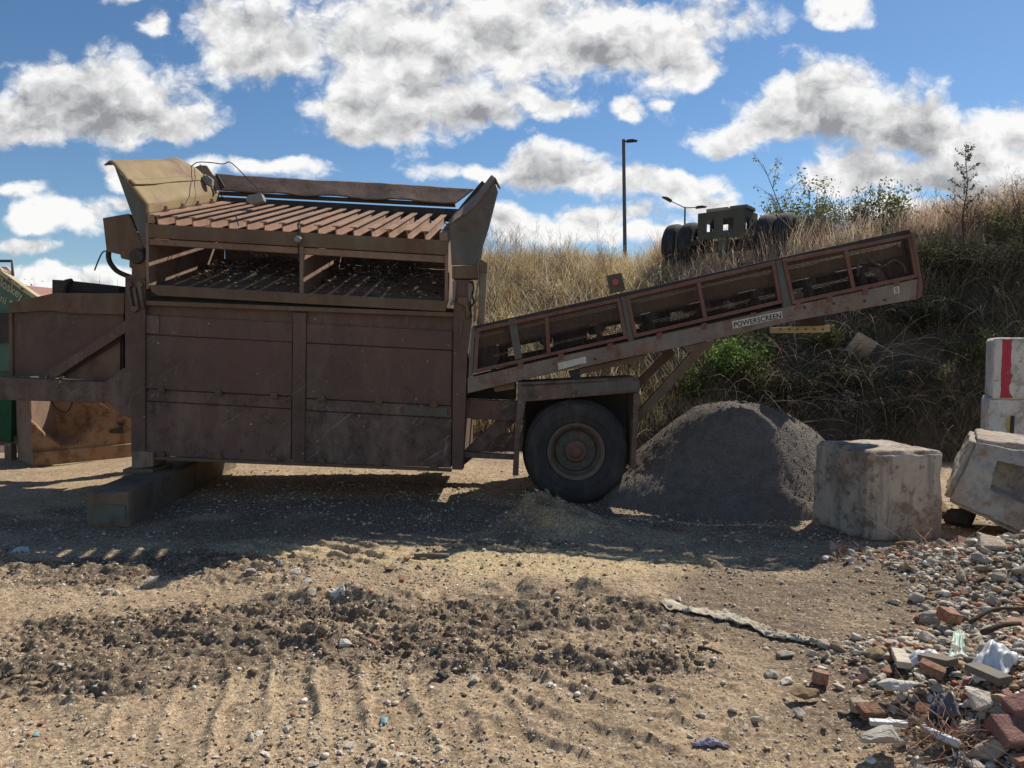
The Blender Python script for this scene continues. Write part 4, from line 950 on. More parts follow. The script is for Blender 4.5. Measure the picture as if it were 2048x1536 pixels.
# arching dead brambles on the shaded face
mb = MB(); cl = []
for q in range(620):
    x, y = random.uniform(2.8, 10.5), random.uniform(9.9, 13.4)
    if q < 150: x, y = random.uniform(3.4, 5.6), random.uniform(10.6, 11.6)
    z = ez(x, y); a = random.uniform(0, 6.28); L = random.uniform(.5, 1.5); d = Vector((math.cos(a) * .8, -abs(math.sin(a)) * .5, random.uniform(.25, .9))).normalized(); p = Vector((x, y, z)); P = []
    for k in range(7):
        P.append(p.copy()); p = p + d * L / 6; d.z -= random.uniform(.10, .42); d += Vector((random.gauss(0, .13), random.gauss(0, .13), 0)); d.normalize(); p.z = max(p.z, ez(p.x, p.y) + .02)
    b0 = len(mb.v); mb.tube(P, random.uniform(.003, .0065), 3, .0015, cap=False); cl += [random.choice([(.30, .24, .185), (.22, .165, .12), (.40, .33, .26), (.15, .11, .08)])] * (len(mb.v) - b0)
tag(np_mesh('dead_brambles', np.array([tuple(p) for p in mb.v]), np.array(mb.f), M['twig'], colors=np.array(cl)), 'arching dead bramble stems over the dark bank face', kind='stuff')

def leaves_np(P, size, colors, up=.4):
    n = len(P); d = rng.normal(0, 1, (n, 3)); d[:, 2] += up; d /= np.linalg.norm(d, axis=1)[:, None]
    e = rng.normal(0, 1, (n, 3)); e -= d * (e * d).sum(1)[:, None]; e /= np.linalg.norm(e, axis=1)[:, None]; f = np.cross(d, e)
    s = size[:, None]; V = np.stack([P - e * s, P + f * s * .45, P + e * s, P - f * s * .45], 1)
    V[:, 1] += d * s * .15; V[:, 3] += d * s * .15
    F_ = (np.arange(n) * 4)[:, None] + np.array([[0, 1, 2, 3]])
    return V.reshape(-1, 3), F_, np.repeat(colors, 4, 0)
def bush(name, label, cat, c, w, h, nst, nleaf, leaf, colors, stem=(.14, .105, .075), upright=.8, group=None, depth=None, leafstart=.25, droop=.0, clump=.06):
    t = thing(name, label, cat, c, group); mb = MB(); LP = []; c = Vector(c)
    for _ in range(nst):
        a = random.uniform(0, 6.28); sp = random.random() ** .6; tip = c + Vector((math.cos(a) * w * .5 * sp, math.sin(a) * (depth or w) * .5 * sp, h * random.uniform(.55, 1.0) * (1 - .35 * sp * (1 - upright))))
        p0 = c + Vector((math.cos(a) * w * .1, math.sin(a) * w * .1, -.05)); mid = p0.lerp(tip, .5) + Vector((random.gauss(0, .04), random.gauss(0, .04), .05 + .1 * (1 - upright)))
        P = []
        for k in range(7):
            u = k / 6; q = p0.lerp(mid, u).lerp(mid.lerp(tip, u), u); q += Vector((random.gauss(0, .012), random.gauss(0, .012), -droop * u * u)); P.append(q)
        mb.tube(P, .010 * h, 4, .0025, cap=False)
        for _b in range(5):
            u = random.uniform(.3, .95); k = min(int(u * 6), 5); q = P[k]; d = Vector((random.gauss(0, 1), random.gauss(0, 1), random.uniform(.1, 1.1))).normalized(); L = h * random.uniform(.10, .26); e = q + d * L
            mb.tube([q, q.lerp(e, .5) + Vector((0, 0, .02)), e], .004 * h, 3, .0015, cap=False)
            for _l in range(4): LP.append(q.lerp(e, random.uniform(.3, 1.05)))
        for _l in range(6):
            u = random.uniform(leafstart, 1); k = min(int(u * 6), 5); LP.append(P[k].lerp(P[k + 1], u * 6 - k))
    mb.build('branches', M['bark'] if stem is None else M['wood'], t, fix=False)
    LP = np.array([tuple(p) for p in LP]); k = rng.integers(0, len(LP), nleaf)
    PP = LP[k] + rng.normal(0, clump, (nleaf, 3)) * h
    V, F_, C_ = leaves_np(PP, leaf * rng.uniform(.6, 1.3, nleaf), vcol(nleaf, colors))
    np_mesh('foliage', V, F_, M['veg'], parent=t, colors=C_); return t
def on_bank(px, Y):
    x = at_y(px, 600, Y).x; return (x, Y, ez(x, Y))
LEAFG = [(.125, .15, .045), (.16, .175, .06), (.09, .115, .04), (.24, .21, .06)]
bush('leafy_shrub', 'tall loose shrub with yellow green leaves behind the tyred axle', 'shrub', on_bank(1610, 15.6), 2.1, 1.8, 32, 5200, .038, LEAFG, upright=.6)
bush('leafy_shrub', 'leafy shrub standing alone on the crest, right of the axle', 'shrub', on_bank(1765, 14.6), 1.4, 1.5, 22, 3000, .038, LEAFG, upright=.7)
bush('grey_green_weed', 'dense upright grey green weeds against the rightmost tyres', 'weed', on_bank(1620, 14.3), 1.0, 1.0, 34, 2600, .02, [(.13, .135, .075), (.10, .11, .06), (.19, .17, .10)], upright=1.0)
bush('grey_green_weed', 'upright grey green weeds between both leafy shrubs', 'weed', on_bank(1700, 14.6), .9, 1.15, 26, 1800, .02, [(.13, .135, .075), (.10, .11, .06), (.19, .17, .10)], upright=1.0)
bush('olive_bush', 'dark olive bush at the right below the tall sapling', 'bush', on_bank(1905, 12.3), 1.9, .95, 32, 4600, .022, [(.06, .068, .03), (.085, .085, .04), (.045, .05, .026)], upright=.5)
bush('olive_bush', 'dark olive bush beside the conveyor head end', 'bush', on_bank(1870, 11.5), 1.5, .8, 30, 3600, .022, [(.065, .072, .032), (.09, .09, .042), (.05, .055, .028)], upright=.5)
bush('olive_bush', 'tangled brown green bush at the frame edge above the block wall', 'bush', on_bank(2010, 12.2), 1.3, .85, 26, 2200, .018, [(.09, .08, .045), (.13, .105, .06), (.06, .06, .035)], upright=.5)
bush('bramble', 'bright green bramble hanging below the conveyor lettering', 'bramble', on_bank(1478, 11.7), 1.25, .95, 36, 2800, .036, [(.16, .26, .055), (.21, .32, .07), (.10, .16, .045)], upright=.4, droop=.12)
bush('nettle_clump', 'soft green weed clump between the conveyor strut and gravel heap', 'weed', on_bank(1395, 11.5), .95, .75, 26, 2200, .024, [(.10, .14, .04), (.13, .15, .05), (.08, .10, .035)], upright=.8)
bush('nettle_clump', 'thin yellow green weeds behind the top of the gravel heap', 'weed', on_bank(1525, 11.2), .95, .75, 24, 1400, .024, [(.12, .135, .045), (.16, .15, .05), (.08, .085, .035)], upright=.8)
bush('olive_bush', 'small dusty green bush in the middle of the dark bank face', 'bush', on_bank(1720, 10.75), .95, .6, 24, 1900, .022, [(.095, .105, .055), (.13, .13, .07), (.07, .075, .04)], upright=.7)
bush('olive_bush', 'low dusty bush near the bank foot behind the square block', 'bush', on_bank(1790, 10.3), .6, .45, 16, 800, .02, [(.08, .085, .05), (.11, .105, .06), (.06, .06, .035)], upright=.7)
bush('white_flower_weed', 'weed with dry whitish seed heads on the dark bank face', 'weed', on_bank(1695, 10.55), .35, .45, 8, 260, .028, [(.55, .50, .42), (.48, .43, .35), (.2, .18, .1)], upright=.9)
for i, (pxx, YY_, lab) in enumerate(((1010, 13.2, 'by the right post of the screener'), (1100, 14.2, 'left of the lamp post'), (1180, 13.0, 'above the red marker lamp'), (1290, 13.4, 'right of the red marker lamp'), (1330, 15.0, 'beside the leftmost tyre'))):
    bush('dry_bush', f'sandy brown dry bush {lab}', 'bush', on_bank(pxx, YY_), 1.1, .62, 30, 1500, .018, GOLD[:5] if i != 3 else [(.24, .22, .10), (.30, .25, .12), (.4, .3, .15)], upright=.7)
bush('dry_bush', 'rusty orange dry bush in front of the tyred axle', 'bush', on_bank(1455, 13.9), .8, .5, 30, 1500, .018, [(.48, .28, .11), (.52, .34, .16), (.40, .24, .10)], upright=.6)
for i, (pxx, YY_, w_, h_, gcol, lab) in enumerate(((1650, 11.6, .9, .5, 0, 'below the pale yellow bar'), (1850, 10.7, 1.1, .55, 1, 'low down left of the block wall'), (1945, 11.0, 1.0, .6, 0, 'just left of the upper wall block'), (1760, 11.9, 1.0, .55, 1, 'above the flat slab on the bank'), (1990, 12.9, 1.4, .8, 0, 'high on the right bank under the sapling'), (1590, 11.0, .8, .5, 1, 'straight behind the gravel heap shoulder'), (1840, 12.6, 1.2, .7, 0, 'right above the conveyor end'), (1930, 13.3, 1.4, .8, 2, 'at the foot of the sapling'), (2040, 13.2, 1.4, 1.0, 2, 'on the crest at the frame edge'))):
    bush('scrub_bush', ('mixed green scrub ', 'dull brown green scrub ', 'pinkish dry scrub ')[gcol] + lab, 'bush', on_bank(pxx, YY_), w_, h_, 26, 2300, .02, ([(.14, .16, .06), (.10, .12, .05), (.19, .19, .085)], [(.15, .135, .07), (.21, .165, .10), (.10, .10, .055)], [(.40, .29, .2), (.33, .24, .16), (.46, .36, .26)])[gcol], upright=.6)
# skyline sapling
def sapling(pxx, Y, ztop, label):
    c = Vector(on_bank(pxx, Y)); t = thing('sapling', label, 'sapling', c); mb = MB(); h = ztop - c.z; LP = []
    P = [c + Vector((.03 * math.sin(k * 1.3) + .02 * (k / 9), 0, h * k / 9 - .05)) for k in range(10)]; mb.tube(P, .018, 5, .004)
    for q in range(19):
        u = .34 + .6 * q / 18; p = P[0].lerp(P[-1], u); a = q * 2.4; L = h * .30 * (1.12 - u) * random.uniform(.7, 1.25)
        d = Vector((math.cos(a), math.sin(a) * .8, .62)); pts = [p + d * L * k / 4 + Vector((0, 0, .10 * L * (k / 4) ** 2)) for k in range(5)]; mb.tube(pts, .006, 3, .002, cap=False)
        for k in range(26): u2 = random.uniform(.25, 1.05); LP.append(p + d * L * u2 + Vector((random.gauss(0, .018), random.gauss(0, .018), .10 * L * u2 * u2 + random.gauss(0, .018))))
    for k in range(40): LP.append(P[-1] + Vector((random.gauss(0, .03), random.gauss(0, .03), random.uniform(-.2, .06))))
    mb.build('trunk', M['bark'], t, smooth=True, fix=False); LP = np.array([tuple(p) for p in LP])
    V, F_, C_ = leaves_np(LP, .026 * rng.uniform(.6, 1.3, len(LP)), vcol(len(LP), [(.07, .075, .035), (.10, .09, .05), (.13, .09, .05)]), up=0)
    np_mesh('foliage', V, F_, M['veg'], parent=t, colors=C_); return t
sapling(1922, 12.6, at_y(1918, 285, 12.6).z, 'tall thin sapling rising alone above the right skyline')
def bare(pxx, Y, ztop, lx, label):
    c = Vector(on_bank(pxx, Y)); t = thing('bare_sapling', label, 'sapling', c); mb = MB(); h = ztop - c.z; LP = []
    P = [c + Vector((lx * (k / 8) ** 1.2, 0, h * k / 8 - .05)) for k in range(9)]; mb.tube(P, .020, 5, .004)
    for q in range(12):
        u = .3 + .65 * q / 11; k = min(int(u * 8), 7); p = P[k]; d = Vector((random.uniform(-1, 1) - .15, random.uniform(-.7, .7), random.uniform(.35, .9))).normalized(); L = h * random.uniform(.18, .36)
        pts = [p + d * L * j / 3 + Vector((0, 0, .04 * j)) for j in range(4)]; mb.tube(pts, .007, 3, .002, cap=False)
        for _ in range(16): LP.append(p + d * L * random.uniform(.35, 1.05) + Vector((random.gauss(0, .03), random.gauss(0, .03), random.gauss(.03, .03))))
    mb.build('trunk', M['bark'], t, smooth=True, fix=False); LP = np.array([tuple(p) for p in LP])
    V, F_, C_ = leaves_np(LP, .030 * rng.uniform(.6, 1.3, len(LP)), vcol(len(LP), LEAFG), up=.2); np_mesh('foliage', V, F_, M['veg'], parent=t, colors=C_)
bare(1592, 15.2, at_y(1520, 322, 15.2).z, -.75, 'bare branched sapling leaning left over the tyred axle')
# twiggy shrub far behind the machines at the left
bush('far_shrub', 'twiggy grey shrub on the skyline behind the green machine', 'shrub', (-17.5, 27, -.1), 3.6, 4.3, 40, 900, .045, [(.12, .11, .07), (.16, .13, .09)], upright=.6)
bush('far_shrub', 'twiggy grey shrub on the skyline behind the engine cover', 'shrub', (-15.0, 27, -.1), 3.2, 4.5, 40, 160, .03, [(.12, .11, .07), (.16, .13, .09)], upright=.8)
# sheet lying on the bank
p = Vector(on_bank(1722, 11.35)); rot = Matrix.Rotation(-.55, 3, 'X') @ Matrix.Rotation(.5, 3, 'Z') @ Matrix.Rotation(R(-20), 3, 'X')
sl = MB().box((p.x, p.y - .05, p.z + .14), (.36, .04, .34), Matrix.Rotation(.5, 3, 'Y') @ Matrix.Rotation(.35, 3, 'X')).build('flat_slab', M['concrete_grey'], bevel=.006); tag(sl, 'flat grey brown slab lying on the dark bank face', 'slab')

# ------------------------------------------------------------------ lamp posts
def lamp(px_, ytop, Y, base_z, double, label, r):
    top = at_y(px_, ytop, Y); lean = -.022 * (top.z - base_z) if not double else 0
    t = thing('street_lamp', label, 'street lamp', (top.x - lean, Y, base_z))
    MB().tube([(top.x - lean, Y, base_z), top], r, 12, r * .8).build('pole', M['lamp_grey'], t, smooth=True, auto=40)
    def head(sx_, L, up, k=1.0):
        a = Vector((top.x, Y, top.z - .05)); e = a + Vector((sx_ * L, 0, up)); MB().tube([a, e], r * .45, 8).build('arm', M['lamp_grey'], t)
        d = (e - a).normalized(); hb = MB(); q = Vector((0, .16 * k, 0)); n_ = Vector((-d.z, 0, d.x)); n_ = n_ if n_.z > 0 else -n_
        pts = [e - d * .05 * k - n_ * .07 * k, e + d * .58 * k - n_ * .02 * k, e + d * .60 * k + n_ * .02 * k, e + d * .3 * k + n_ * .10 * k, e - d * .05 * k + n_ * .07 * k]
        hb.prism([p - q for p in pts], q * 2).build('lamp_head', M['dark_steel'], t, bevel=.01)
    if double: head(1, .75, .02); head(-1, .9, .42)
    else: head(1, .12, .0, .5)
    return t
lamp(1247, 279, 22, 2.9, False, 'tall single arm street lamp behind the grassy bank', .062)
lamp(1370, 414, 46, -.4, True, 'far double arm street lamp left of the tyred axle', .07)

# ------------------------------------------------------------------ axle unit with twin tyres on the bank
phi = R(37); ax_ = Vector((math.cos(phi), -math.sin(phi), 0)); fw = Vector((math.sin(phi), math.cos(phi), 0)); UP = Vector((0, 0, 1))
bc = at_y(1457, 530, 15.0); axle_z = at_y(1460, 487, 15.0).z
bg = thing('tyred_axle_unit', 'derelict trailer bogie with twin tyres and a slotted box frame, parked on the bank', 'trailer bogie', (bc.x, bc.y, axle_z - .5))
AC = Vector((bc.x, bc.y, axle_z))
def loc(a, f, u): return AC + ax_ * a + fw * f + UP * u
tp = [(-.13, .27), (-.15, .36), (-.14, .44), (-.11, .485), (-.09, .495), (-.085, .485), (-.075, .485), (-.07, .498), (-.03, .50), (-.025, .49), (-.015, .49), (-.01, .50), (.03, .50), (.035, .49), (.045, .49), (.05, .498), (.085, .495), (.09, .485), (.11, .485), (.14, .44), (.15, .36), (.13, .27)]
for a in (-1.16, -.80, .80, 1.16):
    w = MB().lathe(loc(a, 0, .0), ax_, tp, 40, closed=False).build('tyre', M['tyre'], bg, smooth=True, auto=35)
    MB().lathe(loc(a, 0, 0), ax_, [(-.12, .275), (-.10, .26), (.02, .24), (.02, .10), (.06, .10), (.06, .05)], 28).build('rim', M['bogie'], w, smooth=True, auto=35)
MB().tube([loc(-1.2, 0, 0), loc(1.2, 0, 0)], .07, 12).build('axle', M['dark_steel'], bg, smooth=True)
def lbox(a0, a1, f0, f1, u0, u1, mb):
    P = [loc(a, f, u) for a in (a0, a1) for f in (f0, f1) for u in (u0, u1)]
    return mb.add(P, [(0, 1, 3, 2), (4, 6, 7, 5), (0, 4, 5, 1), (2, 3, 7, 6), (0, 2, 6, 4), (1, 5, 7, 3)])
mb = MB(); B0, B1, D0, D1, U0, U1 = -.50, .46, -.42, .36, .06, .60; ha, hb_ = .21, .45
for (f0, f1) in ((D0, D0 + .02), (D1 - .02, D1)):
    lbox(B0, B1, f0, f1, U0, ha, mb); lbox(B0, B1, f0, f1, hb_, U1, mb)
    for (a0, a1) in ((B0, -.36), (-.15, .03), (.24, B1)): lbox(a0, a1, f0, f1, ha, hb_, mb)
for (a0, a1) in ((B0, B0 + .02), (B1 - .02, B1)):
    lbox(a0, a1, D0 + .02, D1 - .02, U0, ha, mb); lbox(a0, a1, D0 + .02, D1 - .02, hb_, U1, mb)
    for (f0, f1) in ((D0 + .02, -.32), (-.10, .02), (.22, D1 - .02)): lbox(a0, a1, f0, f1, ha, hb_, mb)
mb.build('box_frame', M['bogie'], bg)
mb = MB(); lbox(-.60, .60, -.10, .10, -.16, .06, mb); lbox(-.66, -.50, -.45, .4, -.05, .055, mb); lbox(.50, .66, -.45, .4, -.05, .055, mb); mb.build('spring_hanger', M['dark_steel'], bg, bevel=.01)
mb = MB(); lbox(-.10, .06, -.34, -.20, -.30, .05, mb); mb.build('kingpin_leg', M['grey_steel'], bg, bevel=.01)
MB().beam(loc(B1 + .012, D0 + .05, U0 + .02), loc(B1 + .012, D1 - .05, U1 - .04), .015, .02).build('bracing_rod', M['dark_steel'], bg)
MB().beam(loc(B1 + .012, D0 + .30, U0 + .02), loc(B1 + .012, D1 + .05, U1 - .12), .015, .02).build('bracing_rod', M['dark_steel'], bg)
P = [loc(-.66, -.05, .14), loc(-.62, -.16, .16), loc(-.60, -.18, .05), loc(-.62, -.18, -.10), loc(-.64, -.15, -.25)]; MB().tube(P, .016, 6).build('brake_hose', M['grey_box'], bg, smooth=True)
for i, (a0, a1, f0, f1, h) in enumerate(((-.34, .12, -.40, .1, .075), (.14, .50, -.38, .12, .085))):
    mb = MB(); lbox(a0, a1, f0, f1, U1 + .003, U1 + .003 + h, mb); o = mb.build('loose_slab', M['wood'] if i else M['concrete_grey'], bevel=.02)
    tag(o, ('grey cracked slab lying on the left half of the tyred axle frame' if i == 0 else 'thicker grey slab lying on the right half of the tyred axle frame'), 'slab')
# flat sleeper under the left tyres
q = loc(-1.0, -.3, -.55); o = MB().box((q.x, q.y, q.z + .02), (1.2, .5, .08), Matrix.Rotation(-phi, 3, 'Z')).build('sleeper', M['wood'], bevel=.01); tag(o, 'grey wooden sleeper under the left pair of tyres', 'sleeper')
# ------------------------------------------------------------------ the mobile screener
Y0, SK = 7.27, -0.01
def FP(px, py, off=0.0):
    d = ray(px, py); return CAM + d * ((Y0 + off) / (d.y - SK * d.x))
NV = Vector((-SK, 1, 0)).normalized()
def PX(pts, off=0.0): return [FP(a, b_, off) for a, b_ in pts]
scr = thing('mobile_screener', 'old rust brown mobile screening plant with barred hopper, one tyre and rising side conveyor', 'screening machine', (-1.0, 8.2, 0))
def part(name, pts, off, depth, mat, parent=scr, bevel=.005, vec=None):
    return MB().prism(PX(pts, off), vec if vec is not None else NV * depth).build(name, M[mat], parent, bevel=bevel)
DD = NV * 1.9 + Vector((0, 0, .5))
# body of the bin
part('bin_body', [(268, 603), (932, 632), (922, 934), (300, 908), (268, 906)], .045, 1.85, 'maroon')
part('corner_post', [(250, 558), (290, 560), (290, 905), (263, 906), (263, 836), (250, 800)], -.012, .16, 'maroon')
part('corner_post', [(908, 560), (941, 560), (944, 640), (935, 700), (926, 940), (904, 939)], -.012, .16, 'maroon')
part('corner_post', [(262, 612), (300, 614), (300, 905), (262, 905)], 1.74, .16, 'maroon')
part('corner_post', [(880, 640), (915, 640), (908, 915), (875, 915)], 1.74, .16, 'maroon')
part('centre_rib', [(586, 625), (612, 626), (609, 929), (583, 929)], .0, .06, 'maroon')
part('top_rail', [(291, 601), (908, 625), (908, 634), (291, 610)], -.02, .12, 'rust_rail')
part('upper_band', [(291, 630), (585, 646), (585, 684), (291, 668)], .018, .03, 'maroon')
part('upper_band', [(613, 647), (905, 663), (905, 700), (613, 685)], .018, .03, 'maroon')
du = [part('upper_door', [(292, 670), (584, 685), (584, 792), (292, 777)], .008, .04, 'maroon', bevel=.006), part('upper_door', [(613, 687), (904, 702), (902, 811), (612, 796)], .010, .04, 'maroon', bevel=.006)]
part('mid_band', [(291, 779), (583, 794), (583, 817), (291, 801)], .020, .03, 'maroon_dirty')
part('mid_band', [(612, 798), (903, 813), (903, 836), (612, 820)], .020, .03, 'maroon_dirty')
dl = [part('lower_door', [(292, 803), (583, 819), (581, 924), (306, 911), (292, 906)], .010, .04, 'maroon_dirty', bevel=.006), part('lower_door', [(611, 822), (903, 838), (902, 936), (609, 925)], .012, .04, 'maroon_dirty', bevel=.006)]
part('bottom_lip', [(308, 913), (903, 938), (903, 944), (308, 920)], -.01, .05, 'rust_rail')
for (doors, ys) in ((du, 0), (dl, 1)):
    for di, xs_ in enumerate(((322, 436, 548), (643, 757, 868))):
        for xq in xs_:
            yq = (779 + (xq - 292) * .052) if ys == 0 else (908 + (xq - 292) * .046)
            mb = MB(); mb.prism(PX([(xq - 6, yq - 7), (xq + 6, yq - 6), (xq + 5, yq + 6), (xq - 5, yq + 5)], -.012), NV * .035)
            mb.tube([FP(xq - 8, yq + 1, -.014), FP(xq + 8, yq + 1.6, -.014)], .012, 6)
            mb.build('hinge', M['rust_rail'], doors[di])
# dents and bars: raised weld patches on the bin
part('patch_plate', [(291, 630), (318, 632), (318, 667), (291, 665)], .008, .03, 'pale_maroon', bevel=.002).data.materials[0] = M['maroon_dirty']
part('patch_plate', [(815, 812), (895, 816), (895, 834), (815, 830)], .012, .03, 'grey_steel', bevel=.002)
# jack leg, pads
part('jack_leg', [(263, 902), (306, 904), (306, 934), (263, 937)], -.03, .30, 'conv_beam')
part('jack_leg', [(290, 900), (325, 900), (325, 918), (290, 918)], 1.62, .22, 'dark_steel')
# bin top: rubber flap
part('rubber_flap', [(288, 572), (296, 580), (318, 587), (420, 594), (700, 604), (908, 617), (908, 632), (600, 622), (288, 608)], .06, .03, 'black', bevel=.003)
part('rubber_flap', [(252, 560), (290, 565), (290, 612), (262, 612)], .16, .4, 'black', bevel=.003)
# screen box: lower and upper front rails, cheek plates
part('screen_rail', [(298, 569), (600, 586), (895, 602), (891, 623), (600, 607), (316, 591), (302, 583)], -.015, .06, 'rust_plate').data.materials[0] = M['rust_rail']
part('grizzly_rail', [(294, 447), (896, 481), (896, 510), (296, 475)], -.01, .06, 'rust_rail')
part('grizzly_rail_flange', [(296, 477), (896, 512), (896, 526), (298, 489)], .012, .05, 'rust_plate')
part('cheek_plate', [(291, 445), (297, 445), (298, 578), (292, 578)], -.005, 0, 'rust_plate', vec=DD)
part('cheek_plate', [(599, 488), (607, 489), (607, 602), (599, 602)], -.005, 0, 'rust_plate', vec=DD)
part('cheek_plate', [(890, 480), (897, 481), (896, 605), (889, 604)], -.005, 0, 'rust_plate', vec=DD)
# screen deck of woven wire, rising to the back
A0, A1 = FP(299, 574, .05), FP(892, 604, .05); dk = DD * .96
mb = MB(); nW, nD = 84, 52
for i in range(nW + 1):
    p = A0.lerp(A1, i / nW); mb.tube([p, p + dk], .0065, 4, cap=False)
for j in range(nD + 1):
    q = dk * (j / nD); mb.tube([A0 + q + Vector((0, 0, .008)), A1 + q + Vector((0, 0, .008))], .0065, 4, cap=False)
mb.build('screen_mesh', M['wire'], scr, fix=False)
# rear wall of the screen box
b0, b1 = FP(297, 575, 0) + DD * 1.01, FP(893, 603, 0) + DD * 1.01
hz_ = .50
MB().prism([b0, b1, b1 + Vector((0, 0, hz_)), b0 + Vector((0, 0, hz_))], NV * .02).build('rear_wall', M['rust_rail'], scr)
for u in (.02, .33, .5, .68, .98):
    p = b0.lerp(b1, u) + Vector((0, 0, hz_ - .02)); MB().beam(p + NV * .03, p + NV * .03 + Vector((0, 0, .24)), .07, .03, (0, 1, 0)).build('rear_stanchion', M['rust_rail'], scr)
# catch pan under the mesh
c0, c1 = FP(300, 585, .06), FP(890, 612, .06)
MB().prism([c0 - Vector((0, 0, .06)), c1 - Vector((0, 0, .06)), c1 - Vector((0, 0, .04)), c0 - Vector((0, 0, .04))], NV * 1.8 + Vector((0, 0, .30))).build('screen_pan', M['dark_steel'], scr)
# grizzly bars
for k in range(16):
    f = FP(313 + 35.75 * k + random.uniform(-1, 1), 430 + 2.13 * k, -.03); L = DD * (1.0 + random.uniform(-.01, .015)); up_ = Vector((0, -.25, .968)); rx = Vector((1, 0, 0))
    def bar_pts(w0, w1, h0, h1): return [f + rx * w0 + up_ * h0, f + rx * w1 + up_ * h0, f + rx * w1 + up_ * h1, f + rx * w0 + up_ * h1]
    mb = MB(); mb.prism(bar_pts(-.034, .034, -.012, .0), L); mb.prism(bar_pts(-.006, .006, -.098, -.0125), L); mb.prism(bar_pts(-.020, .020, -.108, -.0985), L)
    o = mb.build('grizzly_bar', M['rust_bar'], scr)
# end channels of the grizzly, with bolts
part('end_channel', [(294, 428), (309, 429), (309, 447), (295, 446)], -.02, 0, 'rust_bar', vec=DD)
part('end_channel', [(879, 464), (895, 465), (895, 482), (879, 481)], -.02, 0, 'rust_plate', vec=DD)
for (e0, sd_) in ((FP(303, 427, -.02), 1), (FP(889, 463, -.02), -1)):
    for k in range(4):
        p = e0 + DD * (.16 + .2 * k); MB().lathe(p, Vector((0, -.25, .97)), [(0, .035), (.02, .035), (.021, .018), (.05, .018)], 6).build('bolt', M['rust_plate'], scr)
# rear rail and back plate
part('rear_rail', [(432, 393), (918, 418), (918, 444), (432, 416)], 1.92, .05, 'dark_steel')
def loft(name, rows, mat, thick=.014, parent=scr, nsub=6, warp=.006, seed=0, us=None):
    """rows: two lists of 3-D points, lofted to a plate"""
    a, b_ = rows; m_ = len(a); vs = []; fs = []; sub = 5
    ca, cb = [], []
    for i in range(m_ - 1):
        for k in range(sub): ca.append(a[i].lerp(a[i + 1], k / sub)); cb.append(b_[i].lerp(b_[i + 1], k / sub))
    ca.append(a[-1]); cb.append(b_[-1]); m2 = len(ca); ns = nsub * 4
    for j in range(ns + 1):
        for i in range(m2):
            p = ca[i].lerp(cb[i], j / ns); w = warp * mnoise.noise(p * 2.3 + Vector((seed, 0, 0))) + warp * .5 * mnoise.noise(p * 7)
            vs.append(p + Vector((w, w * .3, w)))
    for j in range(ns):
        for i in range(m2 - 1): fs.append((j * m2 + i, j * m2 + i + 1, (j + 1) * m2 + i + 1, (j + 1) * m2 + i))
    o = MB().add(vs, fs).build(name, M[mat], parent, fix=False, smooth=True, auto=40); sd_ = o.modifiers.new('thick', 'SOLIDIFY'); sd_.thickness = thick; sd_.offset = 0; return o
bp_b = [(x, 380.5 + (x - 432) * .0525 + 2.2 * math.sin(x * .045) * ss(np.array(float(x)), 500, 600)) for x in range(432, 915, 30)] + [(912, 406)]
bp_t = [(430 + (948 - 430) * i / (len(bp_b) - 1), 349 + 29.5 * i / (len(bp_b) - 1)) for i in range(len(bp_b))]
loft('back_plate', [[FP(a, b_, 1.93) for a, b_ in bp_b], [FP(a, b_, 2.14) for a, b_ in bp_t]], 'rust_plate', .02, warp=.012)
part('back_plate_lip', [(436, 382), (910, 406), (910, 412), (436, 388)], 1.96, .10, 'dark_steel')  # dark colour stands for the shadow on the lip under the plate
# left wing
fr = [(294, 428), (293, 407), (262, 372), (256, 366), (240, 345), (226, 329), (218, 323), (208, 331)]
bk = [(438, 404, 1.9), (437, 384, 1.9), (418, 360, 1.75), (411, 353, 1.70), (392, 338, 1.6), (362, 320, 1.45), (352, 317, 1.45), (345, 323, 1.45)]
loft('hopper_wing', [[FP(a, b_, 0) for a, b_ in fr], [FP(*q) for q in bk]], 'moss_plate', .014, warp=.014, seed=3)
# overlap seam of the wing plate
s0 = [FP(264, 373, -.004) + Vector((.01, 0, .014)), FP(254, 363, -.004) + Vector((.01, 0, .014))]; s1 = [FP(419, 361, 1.75) + Vector((.01, 0, .014)), FP(409, 352, 1.70) + Vector((.01, 0, .014))]
loft('wing_seam_strip', [s0, s1], 'moss_plate', .008, warp=.01)
part('wing_gusset', [(229, 334), (261, 373), (292, 409), (294, 430), (293, 502), (286, 492)], .03, .02, 'grey_steel')
part('wing_gusset', [(400, 330), (413, 331), (426, 350), (434, 352), (447, 373), (438, 376), (408, 378), (396, 354), (383, 336)], 1.86, .03, 'rust_plate')
part('wing_gusset', [(430, 350), (436, 350), (449, 373), (440, 378)], 1.80, .03, 'dark_steel')
# right wing
fr = [(899, 448), (932, 428), (958, 404), (990, 357), (1000, 378)]
bk = [(906, 430, 1.9), (935, 405, 1.85), (957, 385, 1.8), (983, 351, 1.75), (990, 357, 1.75)]
loft('hopper_wing', [[FP(a, b_, .0) for a, b_ in fr], [FP(*q) for q in bk]], 'rust_plate', .014, warp=.012, seed=8)
part('wing_gusset', [(899, 446), (931, 426), (957, 401), (988, 356), (996, 384), (978, 455), (966, 493), (963, 515), (954, 530), (903, 530)], .012, .02, 'grey_steel')
part('wing_gusset', [(912, 424), (924, 408), (964, 361), (973, 369), (961, 390), (930, 414)], 1.84, .03, 'dark_steel')
part('wing_bracket', [(904, 532), (955, 530), (955, 557), (904, 557)], .0, .18, 'rust_rail')
